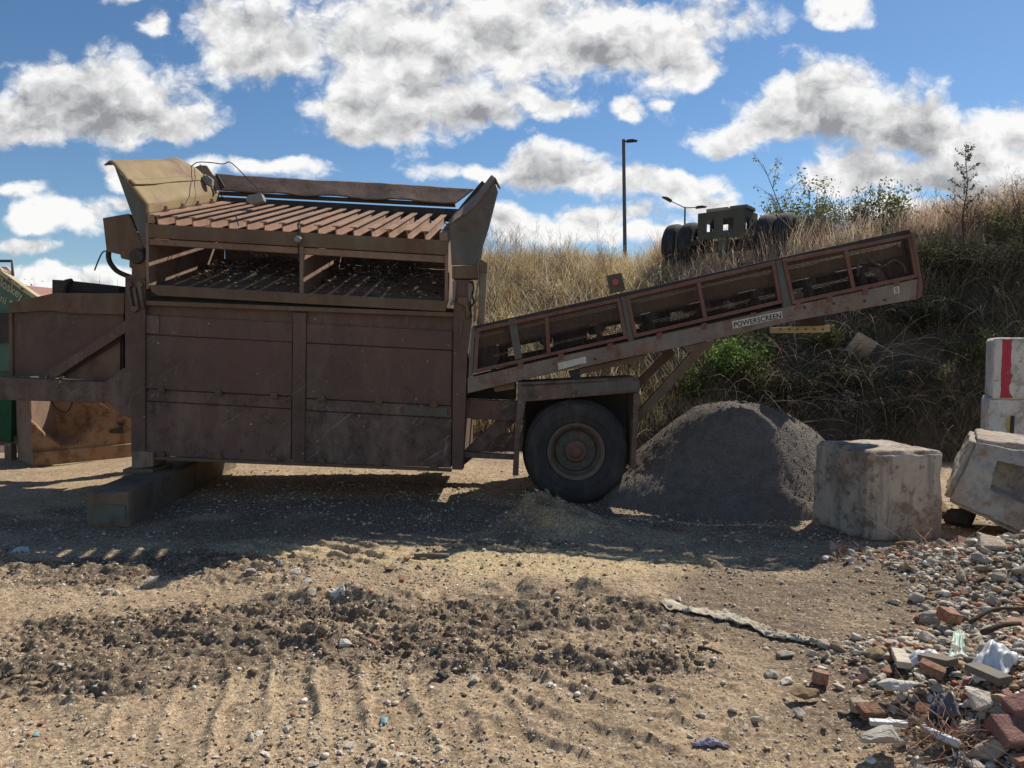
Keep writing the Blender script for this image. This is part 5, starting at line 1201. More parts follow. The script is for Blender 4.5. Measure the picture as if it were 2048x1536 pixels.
# parts over the left post
part('drive_box', [(205, 436), (257, 427), (284, 486), (290, 512), (258, 519), (242, 517), (240, 509), (213, 503)], .10, 1.3, 'rust_rail')
part('spring_post', [(259, 513), (292, 513), (292, 545), (290, 560), (250, 560), (250, 553), (263, 550), (263, 537), (258, 534)], .03, .24, 'rust_rail')
for (a, b_) in ((256, 572), (268, 575), (279, 573)):
    MB().beam(FP(a, b_, -.03), FP(a + 8, b_ + 44, -.03), .032, .03, (0, 1, 0)).build('hanger_link', M['maroon_dirty'], scr, bevel=.008)
for (a, b_) in ((257, 569), (279, 569), (268, 618)):
    MB().lathe(FP(a, b_, -.045), NV, [(0, .03), (.03, .032), (.05, .02)], 10).build('bolt', M['rust_rail'], scr)
MB().lathe(FP(272, 512, -.0), NV, [(0, .07), (.03, .08), (.2, .08)], 20).build('bearing', M['dark_steel'], scr, smooth=True, auto=40)
def pxtube(name, pts, r, mat, off=0.0, parent=scr, n=7):
    P = [FP(p[0], p[1], p[2] if len(p) > 2 else off) for p in pts]
    # smooth by Catmull-Rom
    Q = []
    for i in range(len(P) - 1):
        p0, p1, p2, p3 = P[max(i - 1, 0)], P[i], P[i + 1], P[min(i + 2, len(P) - 1)]
        for k in range(5):
            t = k / 5; Q.append(.5 * ((2 * p1) + (p2 - p0) * t + (2 * p0 - 5 * p1 + 4 * p2 - p3) * t * t + (3 * p1 - p0 - 3 * p2 + p3) * t ** 3))
    Q.append(P[-1]); return MB().tube(Q, r, n).build(name, M[mat], parent, smooth=True)
pxtube('hose', [(218, 500), (217, 514), (222, 528), (236, 543), (262, 554), (285, 558)], .026, 'cable', .2)
pxtube('loose_wire', [(216, 502), (206, 504), (198, 518), (189, 541)], .007, 'cable', .2)
pxtube('loose_wire', [(384, 386, 1.5), (381, 370, 1.6), (375, 350, 1.55), (380, 337, 1.55), (394, 325, 1.55), (420, 325, 1.5), (446, 328, 1.4), (458, 324, 1.4), (470, 332, 1.3), (498, 360, 1.2), (514, 376, 1.1), (520, 388, 1.05)], .006, 'cable')
pxtube('loose_wire', [(400, 328, 1.6), (404, 340, 1.5), (409, 352, 1.4), (420, 372, 1.3), (440, 390, 1.2), (468, 408, 1.0)], .005, 'cable')
part('work_lamp', [(491, 398), (494, 391), (520, 386), (523, 388), (528, 402), (505, 409), (494, 405)], 1.0, .09, 'grey_box', bevel=.012)
part('junction_box', [(404, 351), (414, 350), (424, 358), (423, 372), (414, 371), (406, 363)], 1.55, .07, 'grey_box', bevel=.008)
pxtube('loose_wire', [(471, 429), (474, 440), (477, 452)], .006, 'cable', -.03)
pxtube('loose_wire', [(600, 441), (596, 452), (598, 462), (597, 476), (597, 520)], .007, 'cable', -.05)
MB().lathe(FP(594, 478, -.11), NV, [(0, .010), (.004, .027), (.02, .034), (.05, .034), (.07, .02)], 20).build('bulkhead_lamp', M['grey_box'], scr, smooth=True)
# right post hardware
part('ram', [(958, 535), (974, 540), (969, 646), (957, 646)], .0, .09, 'conv_beam')
part('ram_head', [(957, 520), (962, 518), (975, 526), (974, 546), (958, 543)], -.015, .12, 'rust_rail')
pxtube('ram_hose', [(960, 518), (956, 530), (957, 560), (952, 590), (950, 620), (948, 645)], .009, 'conv_beam', -.02)
pxtube('ram_hose', [(944, 562), (947, 575), (944, 592), (948, 604), (941, 616), (943, 634)], .010, 'cable', -.02)
part('valve_block', [(916, 594), (936, 594), (936, 610), (941, 628), (934, 640), (930, 612), (916, 606)], -.05, .06, 'rust_rail', bevel=.008)
part('clamp_strap', [(905, 562), (913, 560), (910, 598), (902, 612), (899, 608), (905, 596)], -.05, .05, 'conv_beam')
part('clamp_strap', [(920, 640), (926, 640), (924, 672), (918, 672)], -.03, .03, 'rust_rail')
part('link_arm', [(936, 566), (943, 567), (943, 596), (938, 608), (935, 600)], -.03, .05, 'white_paint').data.materials[0] = M['conv_beam']
# engine end at the left
part('engine_cover', [(20, 611), (110, 594), (247, 590), (247, 754), (20, 752)], .28, 1.4, 'maroon')
part('engine_lid', [(17, 606), (108, 586), (249, 586), (248, 629), (150, 627), (98, 621), (17, 626)], .24, 1.48, 'rust_rail')
part('cover_edge', [(17, 626), (24, 626), (25, 752), (18, 752)], .255, .06, 'rust_rail')
part('air_box', [(104, 559), (139, 561), (240, 572), (240, 592), (104, 592)], .55, .8, 'dark_steel')
part('air_box_recess', [(144, 564), (239, 574), (239, 588), (144, 583)], .535, .03, 'black')  # black plate stands in for the darkness of the recess
MB().tube([FP(133, 592, .5), FP(128, 578, .5), FP(134, 563, .5), FP(143, 562, .55)], .03, 8).build('exhaust_elbow', M['dark_steel'], scr, smooth=True)
part('pale_panel', [(122, 757), (240, 684), (240, 745), (207, 762)], .245, .05, 'pale_maroon')  # paler maroon panel below the brace
part('diagonal_brace', [(78, 754), (236, 652), (251, 640), (252, 664), (108, 757)], .14, .07, 'rust_rail').data.materials[0] = M['maroon_dirty']
for (a, b_) in ((92, 752), (248, 655)):
    MB().lathe(FP(a, b_, .125), NV, [(0, .02), (.02, .022)], 8).build('bolt', M['grey_steel'], scr)
part('drawbar', [(-140, 748), (0, 754), (206, 764), (226, 752), (246, 736), (264, 736), (264, 838), (240, 830), (216, 806), (0, 800), (-140, 796)], .0, .16, 'maroon_dirty', bevel=.012)
part('drawbar', [(-60, 752), (270, 765), (270, 800), (-60, 798)], 1.7, .14, 'maroon_dirty')
part('gusset_plate', [(208, 768), (226, 757), (250, 740), (262, 740), (262, 832), (244, 826), (218, 803)], -.014, .02, 'maroon_dirty', bevel=.003)
part('gap_strip', [(240, 668), (247, 664), (247, 750), (241, 750)], .262, .02, 'black')  # black strip drawn in for the dark gap beside the cover
pxtube('loose_wire', [(104, 797), (107, 810), (121, 823), (137, 821), (147, 797)], .007, 'cable', .1)
# conveyor
TL, TR, BR, BL = (945, 657), (1822, 463), (1838, 558), (942, 750)
def CV(t, s, off=0.0):
    a = Vector(TL).lerp(Vector(TR), t); b_ = Vector(BL).lerp(Vector(BR), t); q = a.lerp(b_, s); return FP(q.x, q.y, 0) + NV * off
CD = .95
conv = bpy.data.objects.new('conveyor', None)
def cpart(name, pts, off, depth, mat, bevel=.005, parent=scr): return part(name, pts, off, depth, mat, parent, bevel)
beam_pts = [(935, 756), (1100, 717), (1254, 684), (1580, 612), (1700, 587), (1842, 556), (1834, 598), (1590, 641), (1380, 690), (1105, 746), (935, 787)]
cpart('conveyor_beam', beam_pts, -.012, .10, 'conv_beam', .008)
cpart('conveyor_beam', [(a, b_) for a, b_ in beam_pts], .0, .10, 'conv_beam').location += NV * (CD - .1)
for off in (.012, CD - .03):
    MB().prism([CV(0, -.05, off), CV(1.0, -.06, off), CV(1.0, .05, off), CV(0, .06, off)], NV * .03).build('skirt_rail', M['dark_steel'], scr, bevel=.004)
MB().prism([CV(0, .06, .07), CV(.985, .06, .07), CV(.985, .44, .07), CV(0, .46, .07)], NV * .02).build('skirt_board', M['rust_rail'], scr)
MB().prism([CV(0, .06, CD - .08), CV(.985, .06, CD - .08), CV(.985, .60, CD - .08), CV(0, .60, CD - .08)], NV * .02).build('skirt_board', M['rust_rail'], scr)
MB().prism([CV(0, .80, CD - .14), CV(.985, .80, CD - .14), CV(.985, 1.03, CD - .14), CV(0, 1.03, CD - .14)], NV * .02).build('skirt_board', M['dark_steel'], scr)
for (t0, t1) in ((.0, .08), (.19, .27), (.40, .47), (.52, .60)):
    MB().prism([CV(t0, .58, .5), CV(t1, .58, .5), CV(t1, .84, .5), CV(t0, .84, .5)], NV * .1).build('idler_box', M['dark_steel'], scr)
mb = MB()
for (s_, t0, t1) in ((.50, 0.0, .97), (.93, .02, .97)):
    mb.prism([CV(t0, s_, .1), CV(t1, s_, .1), CV(t1, s_ + .03, .1), CV(t0, s_ + .03, .1)], NV * (CD - .2))
mb.build('conveyor_belt', M['black'], scr)
MB().prism([CV(.62, .52, .40), CV(.97, .52, .40), CV(.97, .95, .40), CV(.62, .95, .40)], NV * .02).build('belt_guard', M['dark_steel'], scr)
for t in (.05, .17, .29, .41, .53, .65, .77, .89):
    a = CV(t, .60, .06); MB().tube([a, a + NV * (CD - .12)], .055, 14).build('roller', M['dark_steel'], scr, smooth=True, auto=40)
    a = CV(t, .38, .10); mb = MB().prism([CV(t - .006, .50, .09), CV(t + .006, .50, .09), CV(t + .006, 1.03, .09), CV(t - .006, 1.03, .09)], NV * .03); mb.build('idler_bracket', M['dark_steel'], scr)
a = CV(.975, .62, .08); MB().tube([a, a + NV * (CD - .16)], .17, 24).build('head_drum', M['dark_steel'], scr, smooth=True, auto=40)
a = CV(.03, .62, .08); MB().tube([a, a + NV * (CD - .16)], .15, 24).build('tail_drum', M['dark_steel'], scr, smooth=True, auto=40)
# guards: red frames filled with wire mesh
def guard(q, splits, bord=True):
    (tl, tr, br, bl) = [Vector(p) for p in q]
    def B(u, v_): return tl.lerp(tr, u).lerp(bl.lerp(br, u), v_)
    W = (tr - tl).length; H = (bl - tl).length; wu, wv = 7.5 / W, 7.5 / H; mb = MB()
    def strip(u0, v0, u1, v1, off=-.02):
        c = [B(u0, v0), B(u1, v0), B(u1, v1), B(u0, v1)]; mb.prism(PX([(p.x, p.y) for p in c], off), NV * .028)
    strip(0, 0, 1, wv); strip(0, 1 - wv, 1, 1)
    strip(0, wv + .001, wu, 1 - wv - .001); strip(1 - wu, wv + .001, 1, 1 - wv - .001)
    for s_ in splits: strip(s_ - wu * .5, wv + .001, s_ + wu * .5, 1 - wv - .001, -.023)
    fr_ = mb.build('guard_frame', M['red_frame'], scr, bevel=.003)
    mb = MB(); nh = int(H / 3.4); nv = int(W / 13)
    for k in range(1, nh):
        v_ = wv + (1 - 2 * wv) * k / nh; P = []
        for j in range(13):
            u = wu + (1 - 2 * wu) * j / 12; p = B(u, v_); P.append(FP(p.x, p.y, -.004 + .006 * mnoise.noise(Vector((u * 3, v_ * 2, W)))))
        mb.tube(P, .0026, 3, cap=False)
    for k in range(1, nv):
        u = wu + (1 - 2 * wu) * k / nv; mb.tube([FP(*(B(u, wv)), -.006), FP(*(B(u, 1 - wv)), -.006)], .0022, 3, cap=False)
    mb.build('guard_mesh', M['wire'], fr_, fix=False); return fr_
guard([(952, 657), (1240, 595), (1256, 677), (946, 747)], (.49,))
guard([(1251, 592), (1550, 522), (1565, 606), (1268, 676)], (.485,))
guard([(1564, 519), (1822, 467), (1838, 554), (1585, 609)], (.49,))
for (a, b_, c_, d_) in (((1016, 640), (1032, 637), (1045, 716), (1030, 720)), ((1241, 594), (1251, 592), (1268, 680), (1257, 683)), ((1551, 522), (1563, 519), (1584, 611), (1567, 616)), ((943, 655), (951, 654), (945, 752), (938, 754))):
    cpart('guard_post', [a, b_, c_, d_], -.008, .06, 'grey_steel')
for k in range(10):
    t = (.11, .20, .31, .42, .52, .63, .73, .8, .88, .95)[k]; p = Vector(BL).lerp(Vector(BR), t); cpart('guard_lug', [(p.x - 5, p.y - 3), (p.x + 6, p.y - 5), (p.x + 6, p.y + 8), (p.x - 5, p.y + 10)], -.018, .03, 'red_frame', .002)
cpart('end_plate', [(1820, 461), (1829, 468), (1847, 572), (1844, 592), (1834, 600), (1838, 556)], -.03, .12, 'red_frame', .006)
MB().prism([CV(1.0, -.02, .1), CV(1.012, .0, .1), CV(1.014, .5, .1), CV(1.0, .5, .1)], NV * (CD - .15)).build('end_flap', M['black'], scr)
mb = MB(); c = CV(.945, .78, .12); mb.lathe(c, NV, [(0, .05), (.02, .09), (.16, .09), (.2, .06)], 16); mb.box(c + Vector((-.12, .05, .03)), (.14, .1, .1)); mb.build('drive_motor', M['conv_beam'], scr, bevel=.008)
pxtube('motor_hose', [(1716, 552, .06), (1716, 530, .06), (1722, 517, .06), (1736, 516, .06), (1750, 526, .06), (1766, 532, .06), (1788, 520, .06), (1806, 530, .06), (1812, 548, .06)], .012, 'conv_beam')
mb = MB(); c = CV(.735, .86, .15); mb.box(c, (.16, .12, .13)); mb.box(c + Vector((.05, -.05, -.1)), (.10, .1, .05)); mb.build('bearing_block', M['conv_beam'], scr, bevel=.01)
MB().lathe(CV(.045, .60, .11), NV, [(0, .05), (.02, .075), (.06, .075)], 20).build('bearing_block', M['grey_box'], scr, smooth=True, auto=40)
# marker lamp
mk = cpart('marker_plate', [(1214, 551), (1243, 545), (1251, 580), (1222, 587)], -.01, .06, 'bogie', .004)
MB().lathe(FP(1231, 564, -.034), NV, [(0, .010), (.003, .034), (.022, .036)], 24).build('reflector', M['reflector'], mk, smooth=True, auto=40)
# lettering
def text_on(body, q, off, mat, parent, bold=.0):
    cu = bpy.data.curves.new('lettering', 'FONT'); cu.body = body; cu.offset = bold; cu.resolution_u = 3
    to = bpy.data.objects.new('lettering_tmp', cu); col.objects.link(to); bpy.context.view_layer.update()
    me = bpy.data.meshes.new_from_object(to.evaluated_get(bpy.context.evaluated_depsgraph_get())); bpy.data.objects.remove(to); bpy.data.curves.remove(cu)
    co = np.array([v_.co[:] for v_ in me.vertices]); lo, hi = co.min(0), co.max(0); tl, tr, br, bl = [Vector(p) for p in q]; vs = []
    for c in co:
        u = (c[0] - lo[0]) / (hi[0] - lo[0]); w = 1 - (c[1] - lo[1]) / (hi[1] - lo[1]); p = tl.lerp(tr, u).lerp(bl.lerp(br, u), w)
        vs.append(off(p.x, p.y))
    fs = [tuple(f.vertices) for f in me.polygons]; bpy.data.meshes.remove(me); mb = MB(); mb.add(vs, fs); return mb.build('lettering', mat, parent, fix=False)
pl = cpart('maker_plate', [(1463.5, 642.5), (1563.5, 622), (1565.5, 636), (1466, 657.5)], -.022, .008, 'white_paint', .001)
text_on('POWERSCREEN', [(1467, 644.5), (1561.5, 625), (1563, 636), (1468.5, 655)], lambda a, b_: FP(a, b_, -.0245), M['letter'], pl, .018)
pl = cpart('warning_label', [(1115, 726), (1171.5, 713), (1173, 726), (1117, 740)], -.022, .008, 'white_paint', .001)
for (y0_, x0_, x1_, th) in ((733, 1133, 1166, 1.0), (730, 1146, 1164, .5)):
    MB().prism(PX([(x0_, y0_ + 3), (x1_, y0_ - 5), (x1_, y0_ - 5 + th), (x0_, y0_ + 3 + th)], -.0235), NV * .001).build('printed_line', M['letter'], pl)
pl = cpart('number_tag', [(1787, 574), (1798, 572), (1799, 586), (1788, 588)], -.022, .008, 'white_paint', .001)
text_on('S', [(1790, 576), (1796, 574.5), (1797, 584), (1791, 586)], lambda a, b_: FP(a, b_, -.0245), M['letter'], pl, .01)
for (a, b_) in ((1610, 603), (1668, 595), (1730, 590), (1770, 588), (1500, 655), (1190, 706), (1330, 690)):
    MB().lathe(FP(a, b_ + 12, -.02), NV, [(0, .012), (.012, .014)], 8).build('bolt', M['dark_steel'], scr)
cpart('beam_patch', [(1268, 692), (1309, 683), (1310, 700), (1270, 712)], -.02, .02, 'red_frame', .003).data.materials[0] = M['rust_plate']
cpart('lower_channel', [(1158, 738), (1290, 708), (1290, 720), (1160, 749)], .05, .14, 'rust_rail')
cpart('support_bracket', [(1138, 742), (1160, 738), (1162, 760), (1145, 762)], .05, .12, 'dark_steel')
cpart('support_bracket', [(1365, 692), (1412, 684), (1430, 684), (1420, 700), (1375, 706)], .02, .12, 'rust_rail')
# struts
MB().beam(FP(1408, 688, .06), FP(1272, 838, .06), .09, .06, (0, 1, 0)).build('strut', M['rust_rail'], scr, bevel=.005)
MB().beam(FP(1345, 700, .80), FP(1225, 815, .80), .09, .06, (0, 1, 0)).build('strut', M['rust_rail'], scr, bevel=.005)
# yellow scraper bar under the head
cpart('scraper_bar', [(1545, 655), (1638, 651), (1660, 650), (1661, 663), (1642, 665), (1545, 666)], 1.05, .10, 'yellow')
for k in range(6): MB().lathe(FP(1562 + 17 * k, 658.5, 1.035), NV, [(0, .009), (.02, .011)], 8).build('bolt', M['rust_rail'], scr)
cpart('scraper_arm', [(1600, 628), (1650, 622), (1650, 651), (1600, 653)], 1.0, .14, 'dark_steel')
# chassis behind
part('chassis_rail', [(928, 799), (1040, 803), (1040, 843), (928, 836)], .14, .12, 'maroon_dirty')
part('chassis_rail', [(915, 800), (1260, 812), (1260, 845), (915, 838)], 1.55, .12, 'dark_steel')
part('chassis_diagonal', [(926, 932), (926, 904), (996, 838), (1036, 840)], .18, .10, 'maroon_dirty')
part('lower_rail', [(926, 904), (1030, 910), (1030, 920), (925, 915)], .05, .07, 'maroon_dirty')
part('underside_shade', [(936, 786), (1032, 766), (1032, 800), (930, 797)], .32, .6, 'dark_steel')  # dark box stands in for the shade under the conveyor tail
part('tank', [(985, 772), (1030, 764), (1030, 778), (990, 784)], .12, .15, 'rust_plate')
part('chassis_cross', [(1050, 770), (1268, 762), (1268, 862), (1050, 866)], .40, 1.0, 'dark_steel')
MB().tube([FP(1152, 903, .1), FP(1152, 903, .1) + NV * 1.55], .075, 14).build('axle', M['dark_steel'], scr, smooth=True, auto=40)
# mudguard
mg = MB()
mg.prism(PX([(1035, 768), (1272, 757), (1281, 768), (1279, 784), (1047, 804), (1036, 800)], -.13), NV * .03)
mg.prism(PX([(1035, 765), (1274, 754), (1281, 764), (1040, 775)], -.13), NV * .50)
mg.build('mudguard', M['maroon_dirty'], scr, bevel=.008)
part('mudguard_leg', [(1035, 800), (1052, 803), (1040, 870), (1037, 952), (1025, 951), (1030, 870)], -.128, .42, 'maroon_dirty')
part('mudguard_leg', [(1267, 786), (1279, 784), (1275, 860), (1271, 938), (1261, 936), (1266, 850)], -.128, .42, 'maroon_dirty')
part('mudguard_patch', [(1145, 768), (1262, 759), (1277, 764), (1276, 780), (1160, 787)], -.134, .006, 'conv_beam', bevel=.001).data.materials[0] = M['grey_steel']
# wheel
def wheel(off, flip=False):
    c = FP(1152, 903, 0) + NV * off; ax = NV if not flip else -NV
    mb = MB(); prof = [(.06, .285), (.03, .30), (.012, .34), (.002, .39), (.0, .42), (.008, .46), (.022, .492), (.035, .498), (.04, .512), (.055, .527), (.08, .535), (.11, .538), (.112, .528), (.122, .528), (.124, .538), (.17, .54), (.172, .53), (.182, .53), (.184, .54), (.23, .538), (.232, .528), (.242, .528), (.244, .538), (.29, .53), (.32, .51), (.35, .46), (.355, .40), (.33, .31), (.30, .285)]
    mb.lathe(c, ax, prof, 72, closed=False)
    vs = []
    for p in mb.v:
        x, y, z = p; g = gz(x, y) - .012
        if z < g + .02: z = g + .02 * math.exp((z - g - .02) / .06)
        vs.append((x, y, z))
    mb.v = vs; w = mb.build('tyre', M['tyre'], scr, smooth=True, auto=30)
    # raised rings on the sidewall
    MB().lathe(c, ax, [(.006, .365), (-.004, .372), (-.004, .378), (.006, .384)], 64, closed=False).build('sidewall_ring', M['tyre'], w, smooth=True)
    MB().lathe(c, ax, [(.06, .286), (.035, .292), (.028, .285), (.032, .272), (.045, .262), (.05, .252), (.10, .245), (.135, .232), (.15, .215)], 64, closed=False).build('rim', M['rim'], w, smooth=True, auto=35)
    hub = MB().lathe(c, ax, [(.15, .216), (.12, .205), (.115, .20), (.115, .125), (.10, .12), (.09, .11)], 56, closed=False).build('hub_disc', M['hub_green'], w, smooth=True, auto=35)
    MB().lathe(c, ax, [(.09, .112), (.075, .10), (.07, .075), (.05, .06), (.045, .048), (.02, .045), (.015, .03), (.014, .0)], 36, closed=False).build('hub_cap', M['hub_red'], w, smooth=True, auto=35)
    sdir = Vector((1, 0, 0)); up_ = Vector((0, 0, 1))
    for k in range(10):
        a = k * math.pi / 5 + .2; q = c + ax * .09 + (sdir * math.cos(a) + up_ * math.sin(a)) * .165
        MB().lathe(q, ax, [(0, .011), (.004, .016), (.03, .017)], 6).build('wheel_nut', M['rim'] if k % 3 else M['hub_red'], w)
wheel(-.06); wheel(1.75, True)
# support beam under the jack, with its packer
f0, f1 = at_z(173, 1053), at_z(268, 1047); f1.y = f0.y + .03; dirb = Vector((-.075, 1, 0)); Lb = 3.1
h_ = .305; g0 = -.03
c8 = [f0 + Vector((0, 0, g0)), f1 + Vector((0, 0, g0)), f0 + dirb * Lb + Vector((0, 0, g0)), f1 + dirb * Lb + Vector((0, 0, g0)), f0 + Vector((-.01, 0, h_)), f1 + Vector((.0, 0, h_ - .01)), f0 + dirb * Lb + Vector((0, 0, h_)), f1 + dirb * Lb + Vector((0, 0, h_))]
sb = thing('support_beam', 'long thick timber beam lying on the ground under the screener jack', 'timber beam', (f0.x, f0.y, 0))
hexa('beam_body', c8, M['beam_side'], sb, n=24, erode=.018, rough=.004, seed=31)
e0 = [f0 + Vector((.02, -.012, .02)), f1 + Vector((-.025, -.012, .02)), f1 + Vector((-.03, -.012, .175)), f0 + Vector((.16, -.012, .20)), f0 + Vector((.02, -.012, .17))]
MB().prism(e0, Vector((0, .03, 0))).build('green_end_stain', M['beam_end'], sb, bevel=.002)
jx = FP(284, 935, .0); jy0 = jx.y - .06
pk = MB().box((jx.x, jx.y + .12, h_ - .0 + (FP(284, 936, 0).z - h_) / 2), (.30, .42, max(.04, FP(284, 936, 0).z - h_ - .004))).build('jack_packer', M['beam_side'], bevel=.006)
tag(pk, 'wooden packer between the screener jack and the support beam', 'packer')

# material left on the screen deck
def deck(u, w, h=0.0): return A0.lerp(A1, u) + dk * w + Vector((0, 0, .02 + h))
for i, (u, w, s) in enumerate(((.12, .30, .11), (.27, .38, .09), (.22, .2, .06), (.44, .16, .07), (.40, .45, .07), (.62, .55, .08), (.83, .34, .08), (.88, .22, .08), (.93, .42, .07), (.72, .72, .09), (.80, .78, .08), (.58, .80, .10), (.95, .60, .06))):
    p = deck(u, w); k = 'concrete_pale' if i % 3 else 'stone_tan'
    place_mesh('deck_stone', LUMPS[i % 8], M[k], (p.x, p.y, p.z), (s, s, s * .7), 'small pale stone left on the wire screen inside the hopper', 'stone', 'stones left on the screen deck', sink=.05)
nq = 2600; uq = rng.uniform(.02, .98, nq); wq = rng.uniform(.03, .97, nq) ; kq = rng.random(nq) < (.25 + .75 * ss(wq, .35, .75)) * (.3 + 1.0 * vnoise(uq * 9, wq * 6, 801)); uq, wq = uq[kq], wq[kq]
A0n, A1n, dkn = np.array(A0), np.array(A1), np.array(dk); Pq = A0n + (A1n - A0n) * uq[:, None] + dkn * wq[:, None]
dr = scatter('deck_gravel', Pq[:, 0], Pq[:, 1], Pq[:, 2] + .012, np.clip(rng.lognormal(math.log(.026), .5, len(uq)), .01, .09), stone_colors(len(uq), (2, 5, 9, 9, 5, 1.5, 4, .6, 9, 7)) * .75, M['stones'], sink=.1, flat=(.6, 1.1)); tag(dr, 'dirt and small stones lodged over the wire screen', kind='stuff')
mb = MB(); cl = []
for q in range(170):
    u = random.choice((random.uniform(.18, .48), random.uniform(.18, .48), random.uniform(.53, .85))); p = deck(u, random.uniform(.45, .95), .01); a = random.uniform(0, 6.28); d = Vector((math.cos(a), math.sin(a) * .6, random.uniform(-.1, .7))).normalized(); L = random.uniform(.15, .5); P = []
    for k in range(5):
        P.append(p.copy()); p = p + d * L / 4; d += Vector((random.gauss(0, .25), random.gauss(0, .25), random.gauss(-.05, .2))); d.normalize()
        p.z = max(p.z, A0.z + (p.y - A0.y) / dk.y * dk.z + .03)
    mb.tube(P, random.uniform(.004, .012), 4, .003, cap=False)
o = mb.build('branch_debris', M['bark'], fix=False); tag(o, 'tangle of sticks and roots caught at the back of the wire screen', kind='stuff')

# ------------------------------------------------------------------ machines behind at the left
GYD = 10.4
def GP(pts, dy=0.0): return [at_y(a, b_, GYD + dy) for a, b_ in pts]
gm = thing('green_screener', 'green machine with white lettering and cream edge behind the engine cover', 'screening machine', (-7.6, 11, 0))
def gpart(name, pts, dy, depth, mat, bevel=.006, parent=gm): return MB().prism(GP(pts, dy), (0, depth, 0)).build(name, M[mat], parent, bevel=bevel)
sp = gpart('side_panel', [(-160, 438), (0, 549), (20, 563), (42, 580), (72, 600), (130, 640), (130, 742), (-160, 742)], 0, .06, 'green_paint')
gpart('edge_trim', [(-160, 424), (0, 540), (20, 554), (42, 571), (73, 592), (132, 632), (131, 641), (72, 601), (42, 581), (20, 564), (0, 550), (-160, 440)], -.03, .12, 'cream')
MB().add([at_y(-60, 505, GYD + .1), at_y(-60, 528, GYD + .6), at_y(0, 553, GYD + .1), at_y(32, 574, GYD + .1), at_y(60, 596, GYD + .1), at_y(33, 562, GYD + .55), at_y(22, 542, GYD + .6), at_y(12, 534, GYD + .65), at_y(0, 533.5, GYD + .65)], [(0, 2, 8, 1), (2, 3, 5, 6, 7, 8), (3, 4, 5)]).build('hopper_side', M['pink_red'], gm, fix=False)
MB().add([at_y(40, 592, GYD + .4), at_y(130, 640, GYD + .4), at_y(160, 582, GYD + 1.6), at_y(44, 570, GYD + 1.6)], [(0, 1, 2, 3)]).build('hopper_side', M['pink_red'], gm, fix=False)
gpart('rubber_band', [(-160, 632), (18, 626), (18, 684), (-160, 690)], -.08, .06, 'dark_steel')
gpart('lower_frame', [(-160, 690), (60, 690), (60, 800), (-160, 800)], .3, .2, 'green_paint')
MB().tube(GP([(-90, 522), (23.5, 522), (26, 552)], .1), .02, 8).build('hand_rail', M['dark_steel'], gm)
for (a, b_) in ((18, 562), (44, 581), (70, 600)): MB().lathe(at_y(a, b_ - 4, GYD - .05), (0, 1, 0), [(0, .018), (.03, .02)], 8).build('bolt', M['rust_rail'], gm)
text_on('McCloskey', [(-30, 532), (48, 584), (43, 607), (-34, 556)], lambda a, b_: at_y(a, b_, GYD - .012), M['cream'], sp, .02)
text_on('mini S', [(-14, 576), (27, 603), (24, 618), (-17, 591)], lambda a, b_: at_y(a, b_, GYD - .012), M['cream'], sp, .015)
gpart('green_column', [(-30, 798), (24, 798), (22, 884), (-30, 880)], -.5, .5, 'deep_green')
gpart('cross_member', [(-60, 876), (40, 872), (40, 890), (-60, 892)], -.45, .3, 'rust_rail')
gpart('leg', [(8, 886), (22, 886), (23, 935), (9, 935)], -.5, .12, 'grey_box').data.materials[0] = M['conv_beam']
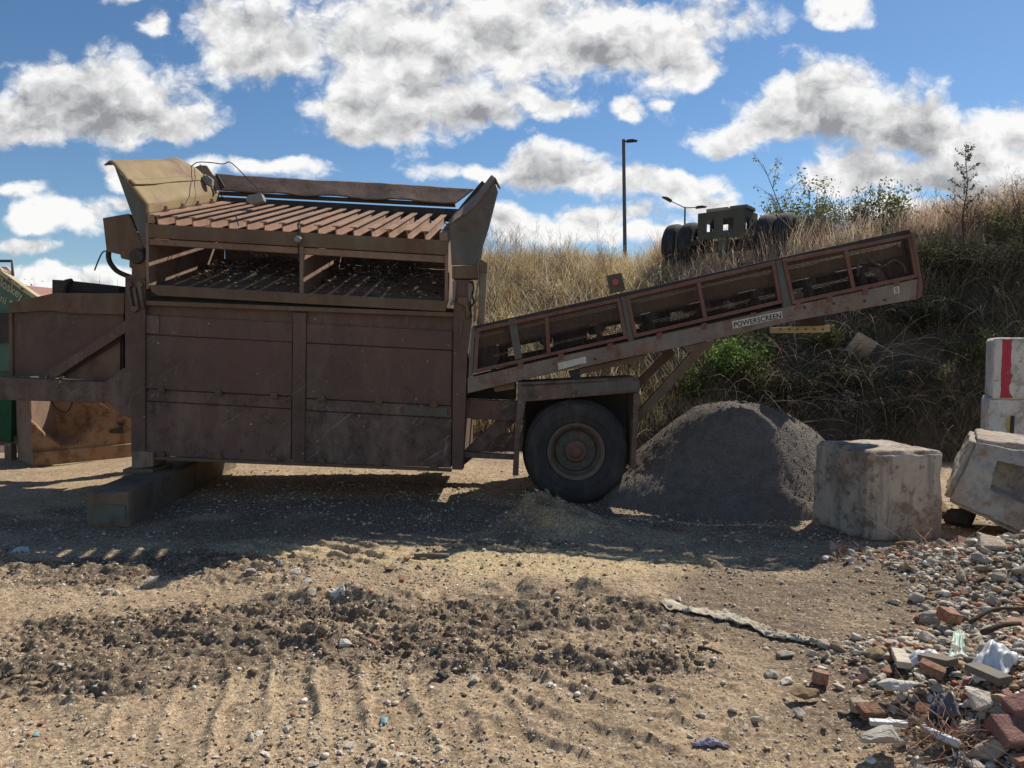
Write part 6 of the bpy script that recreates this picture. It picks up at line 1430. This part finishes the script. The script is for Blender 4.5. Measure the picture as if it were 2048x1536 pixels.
# rusty bucket
q0, q1 = at_z(66, 933), at_z(280, 911); rb = thing('rusty_bucket', 'big rust covered steel bucket with a scooped wall below the drawbar', 'steel bucket', ((q0.x + q1.x) / 2, (q0.y + q1.y) / 2, 0))
dx_ = (q1 - q0); nrm = Vector((dx_.y, -dx_.x, 0)).normalized(); nrm = nrm if nrm.y < 0 else -nrm
HB = at_y(66, 780, q0.y).z; n1_, n2_ = 70, 50; vs = []; fs = []
for j in range(n2_ + 1):
    for i in range(n1_ + 1):
        u, v_ = i / n1_, j / n2_
        p = q0 + dx_ * u + Vector((0, 0, HB * v_))
        fx, fz_ = u / .62, v_
        edge = .22 + .75 * abs(min(fx, 1.2) - .52) ** 1.7 * 1.6
        inside = float(ss(np.array(v_ - edge), 0, .10)) * float(1 - ss(np.array(u), .52, .66 + .10 * (1 - v_)))
        d = -.40 * inside * math.sin(min(1, max(0, (u + .05) / .70)) * math.pi) ** .6 * (1 - .25 * v_)
        if v_ < .19: d = .03
        d += .010 * mnoise.noise(p * 5)
        vs.append(p + nrm * d)
for j in range(n2_):
    for i in range(n1_): fs.append((j * (n1_ + 1) + i, j * (n1_ + 1) + i + 1, (j + 1) * (n1_ + 1) + i + 1, (j + 1) * (n1_ + 1) + i))
MB().add(vs, fs).build('scooped_wall', M['rust_orange'], rb, smooth=True, auto=45)
ql = at_z(23, 926); ql.y = q0.y + .45
MB().prism([q0 + Vector((-.004, .012, 0)), ql, ql + Vector((0, 0, HB)), q0 + Vector((-.004, .012, HB))], (0.02, .9, 0)).build('end_wall', M['rust_plate'], rb, bevel=.01)
MB().prism([q0 + nrm * -.55, q1 + nrm * -.55, q1 + nrm * -.55 + Vector((0, 0, HB)), q0 + nrm * -.55 + Vector((0, 0, HB))], -nrm * .3).build('back_wall', M['rust_plate'], rb)
def rbp(u, v_, d=.012): return q0 + dx_ * u + Vector((0, 0, HB * v_)) + nrm * d
MB().prism([rbp(.70, .36), rbp(.835, .34), rbp(.835, .43), rbp(.70, .40)], nrm * .012).build('slot', M['dark_steel'], rb)
for (u, v_) in ((.785, .455), (.82, .45)): MB().prism([rbp(u, v_), rbp(u + .025, v_), rbp(u + .025, v_ + .045), rbp(u, v_ + .045)], nrm * .012).build('slot', M['dark_steel'], rb)
MB().prism([rbp(.60, .62), rbp(.70, .70), rbp(.60, .80)], nrm * .05).build('lug_plate', M['rust_orange'], rb, bevel=.004)
bpy.data.objects.remove(conv)
